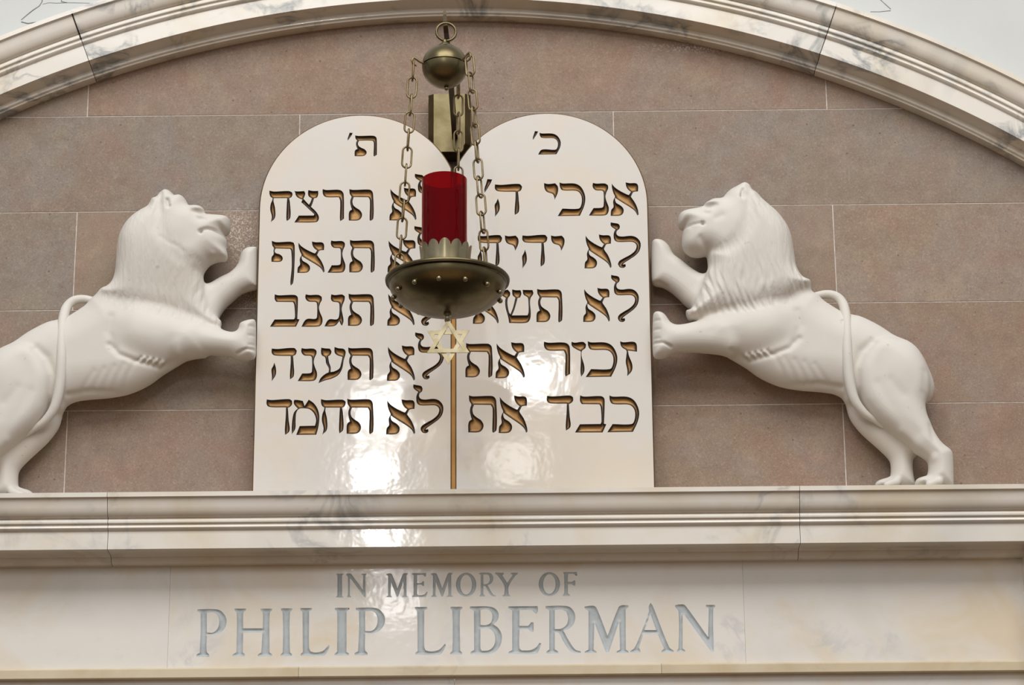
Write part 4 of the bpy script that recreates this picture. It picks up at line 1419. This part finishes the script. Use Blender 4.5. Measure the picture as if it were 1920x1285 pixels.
for ci, (az, az2) in enumerate(((-70, -70), (50, 50), (157, 169))):
    a = math.radians(az)
    dr = Vector((math.sin(a), -math.cos(a), 0))
    sd = Vector((math.cos(a), math.sin(a), 0))
    top = bl + dr * (RS + .020)
    b2 = math.radians(az2)
    bot = Vector((math.sin(b2), -math.cos(b2), 0)) * 0.118 + Vector((0, 0, 0.004))
    mb = MB()
    hk = bl + dr * (RS - .003)
    mb.tube([hk, bl + dr * (RS + .008) + Vector((0, 0, .003)), bl + dr * (RS + .016) + Vector((0, 0, .008)), bl + dr * (RS + .023) + Vector((0, 0, .012)),
             bl + dr * (RS + .028) + Vector((0, 0, .004)), bl + dr * (RS + .025) + Vector((0, 0, -.006)), bl + dr * (RS + .016) + Vector((0, 0, -.009))], [.0034, .0032, .003, .0028, .0026, .0024, .002], 8)
    hook = mb.build('chain_hook', M_CHAIN, lamp, 60)
    start = bl + dr * (RS + .023) + Vector((0, 0, 0.0))
    d = bot - start
    Lt = d.length
    dn = d.normalized()
    side0 = sd
    side1 = dn.cross(sd).normalized()
    rw, Lk, Wk = .0024, .0530, .0212
    pitch = Lk - 3.6 * rw
    nl = max(2, round(Lt / pitch))
    pitch = Lt / nl
    for k in range(nl):
        tw = (ci * 0.35) + (k % 2) * math.pi / 2 + (0.25 if ci != 1 else 0.9) + 0.12 * math.sin(k * 2.1)
        sv = (side0 * math.cos(tw) + side1 * math.sin(tw)).normalized()
        mb = MB()
        link_mesh(mb, start + dn * (pitch * (k + 0.5)), dn, sv, pitch + 3.6 * rw, Wk, rw)
        mb.build('chain_link', M_CHAIN, hook, 60)
    mb = MB()
    mb.tube([bot + Vector((0, 0, .004)) + sd * (.006 * math.cos(t)) + Vector((0, 0, .006 * math.sin(t))) for t in np.arange(16) * math.pi / 8], .0018, 8, True)
    mb.tube([bot + Vector((0, 0, -.003)), bot + Vector((0, 0, -.036))], .002, 8)
    mb.build('chain_eye', M_CHAIN, bowl, 60)

# finial and star pendant
fz = -DB
mb = MB()
mb.lathe([(0, .006), (.0082, .004), (.0088, -.001), (.0088, -.006), (.0060, -.008), (.0055, -.014), (.0072, -.016), (.0060, -.020), (0, -.021)], (0.0, 0, fz), 24)
mb.build('finial', M_BRASS_L, lamp, 40)
stc = L(P(840.5, 641, DL))
mb = MB()
zl = stc.z + 41 * SC_L / 0.95
mb.tube([Vector((stc.x * .5 + .0035 * math.cos(t), .0035 * math.sin(t), 0.5 * (fz - .020 + zl) + (fz - .016 - zl) * 0.75 * math.sin(t))) for t in np.arange(20) * math.pi / 10], .0014, 8, True)
mb.build('pendant_loop', M_CHAIN, lamp, 60)
mb = MB()
RST = 42.6 * SC_L / 0.955
for s, y0 in ((1, -.0035), (-1, -.0005)):
    vs = []
    for rr_, in ((RST,), (RST - .0185,)):
        for k in range(3):
            a = math.radians(90 * s + 120 * k)
            vs.append((stc.x + rr_ * math.cos(a) * 1.02, stc.z + rr_ * math.sin(a)))
    v = [(x, y0, z) for x, z in vs] + [(x, y0 + .003, z) for x, z in vs]
    f = []
    for k in range(3):
        j = (k + 1) % 3
        f += [(k, j, 3 + j, 3 + k), (6 + k, 9 + k, 9 + j, 6 + j), (k, 6 + k, 6 + j, j), (3 + k, 3 + j, 9 + j, 9 + k)]
    mb.add(v, f)
mb.build('star_pendant', M_BRASS_L, lamp)['label'] = 'flat six-pointed brass star'
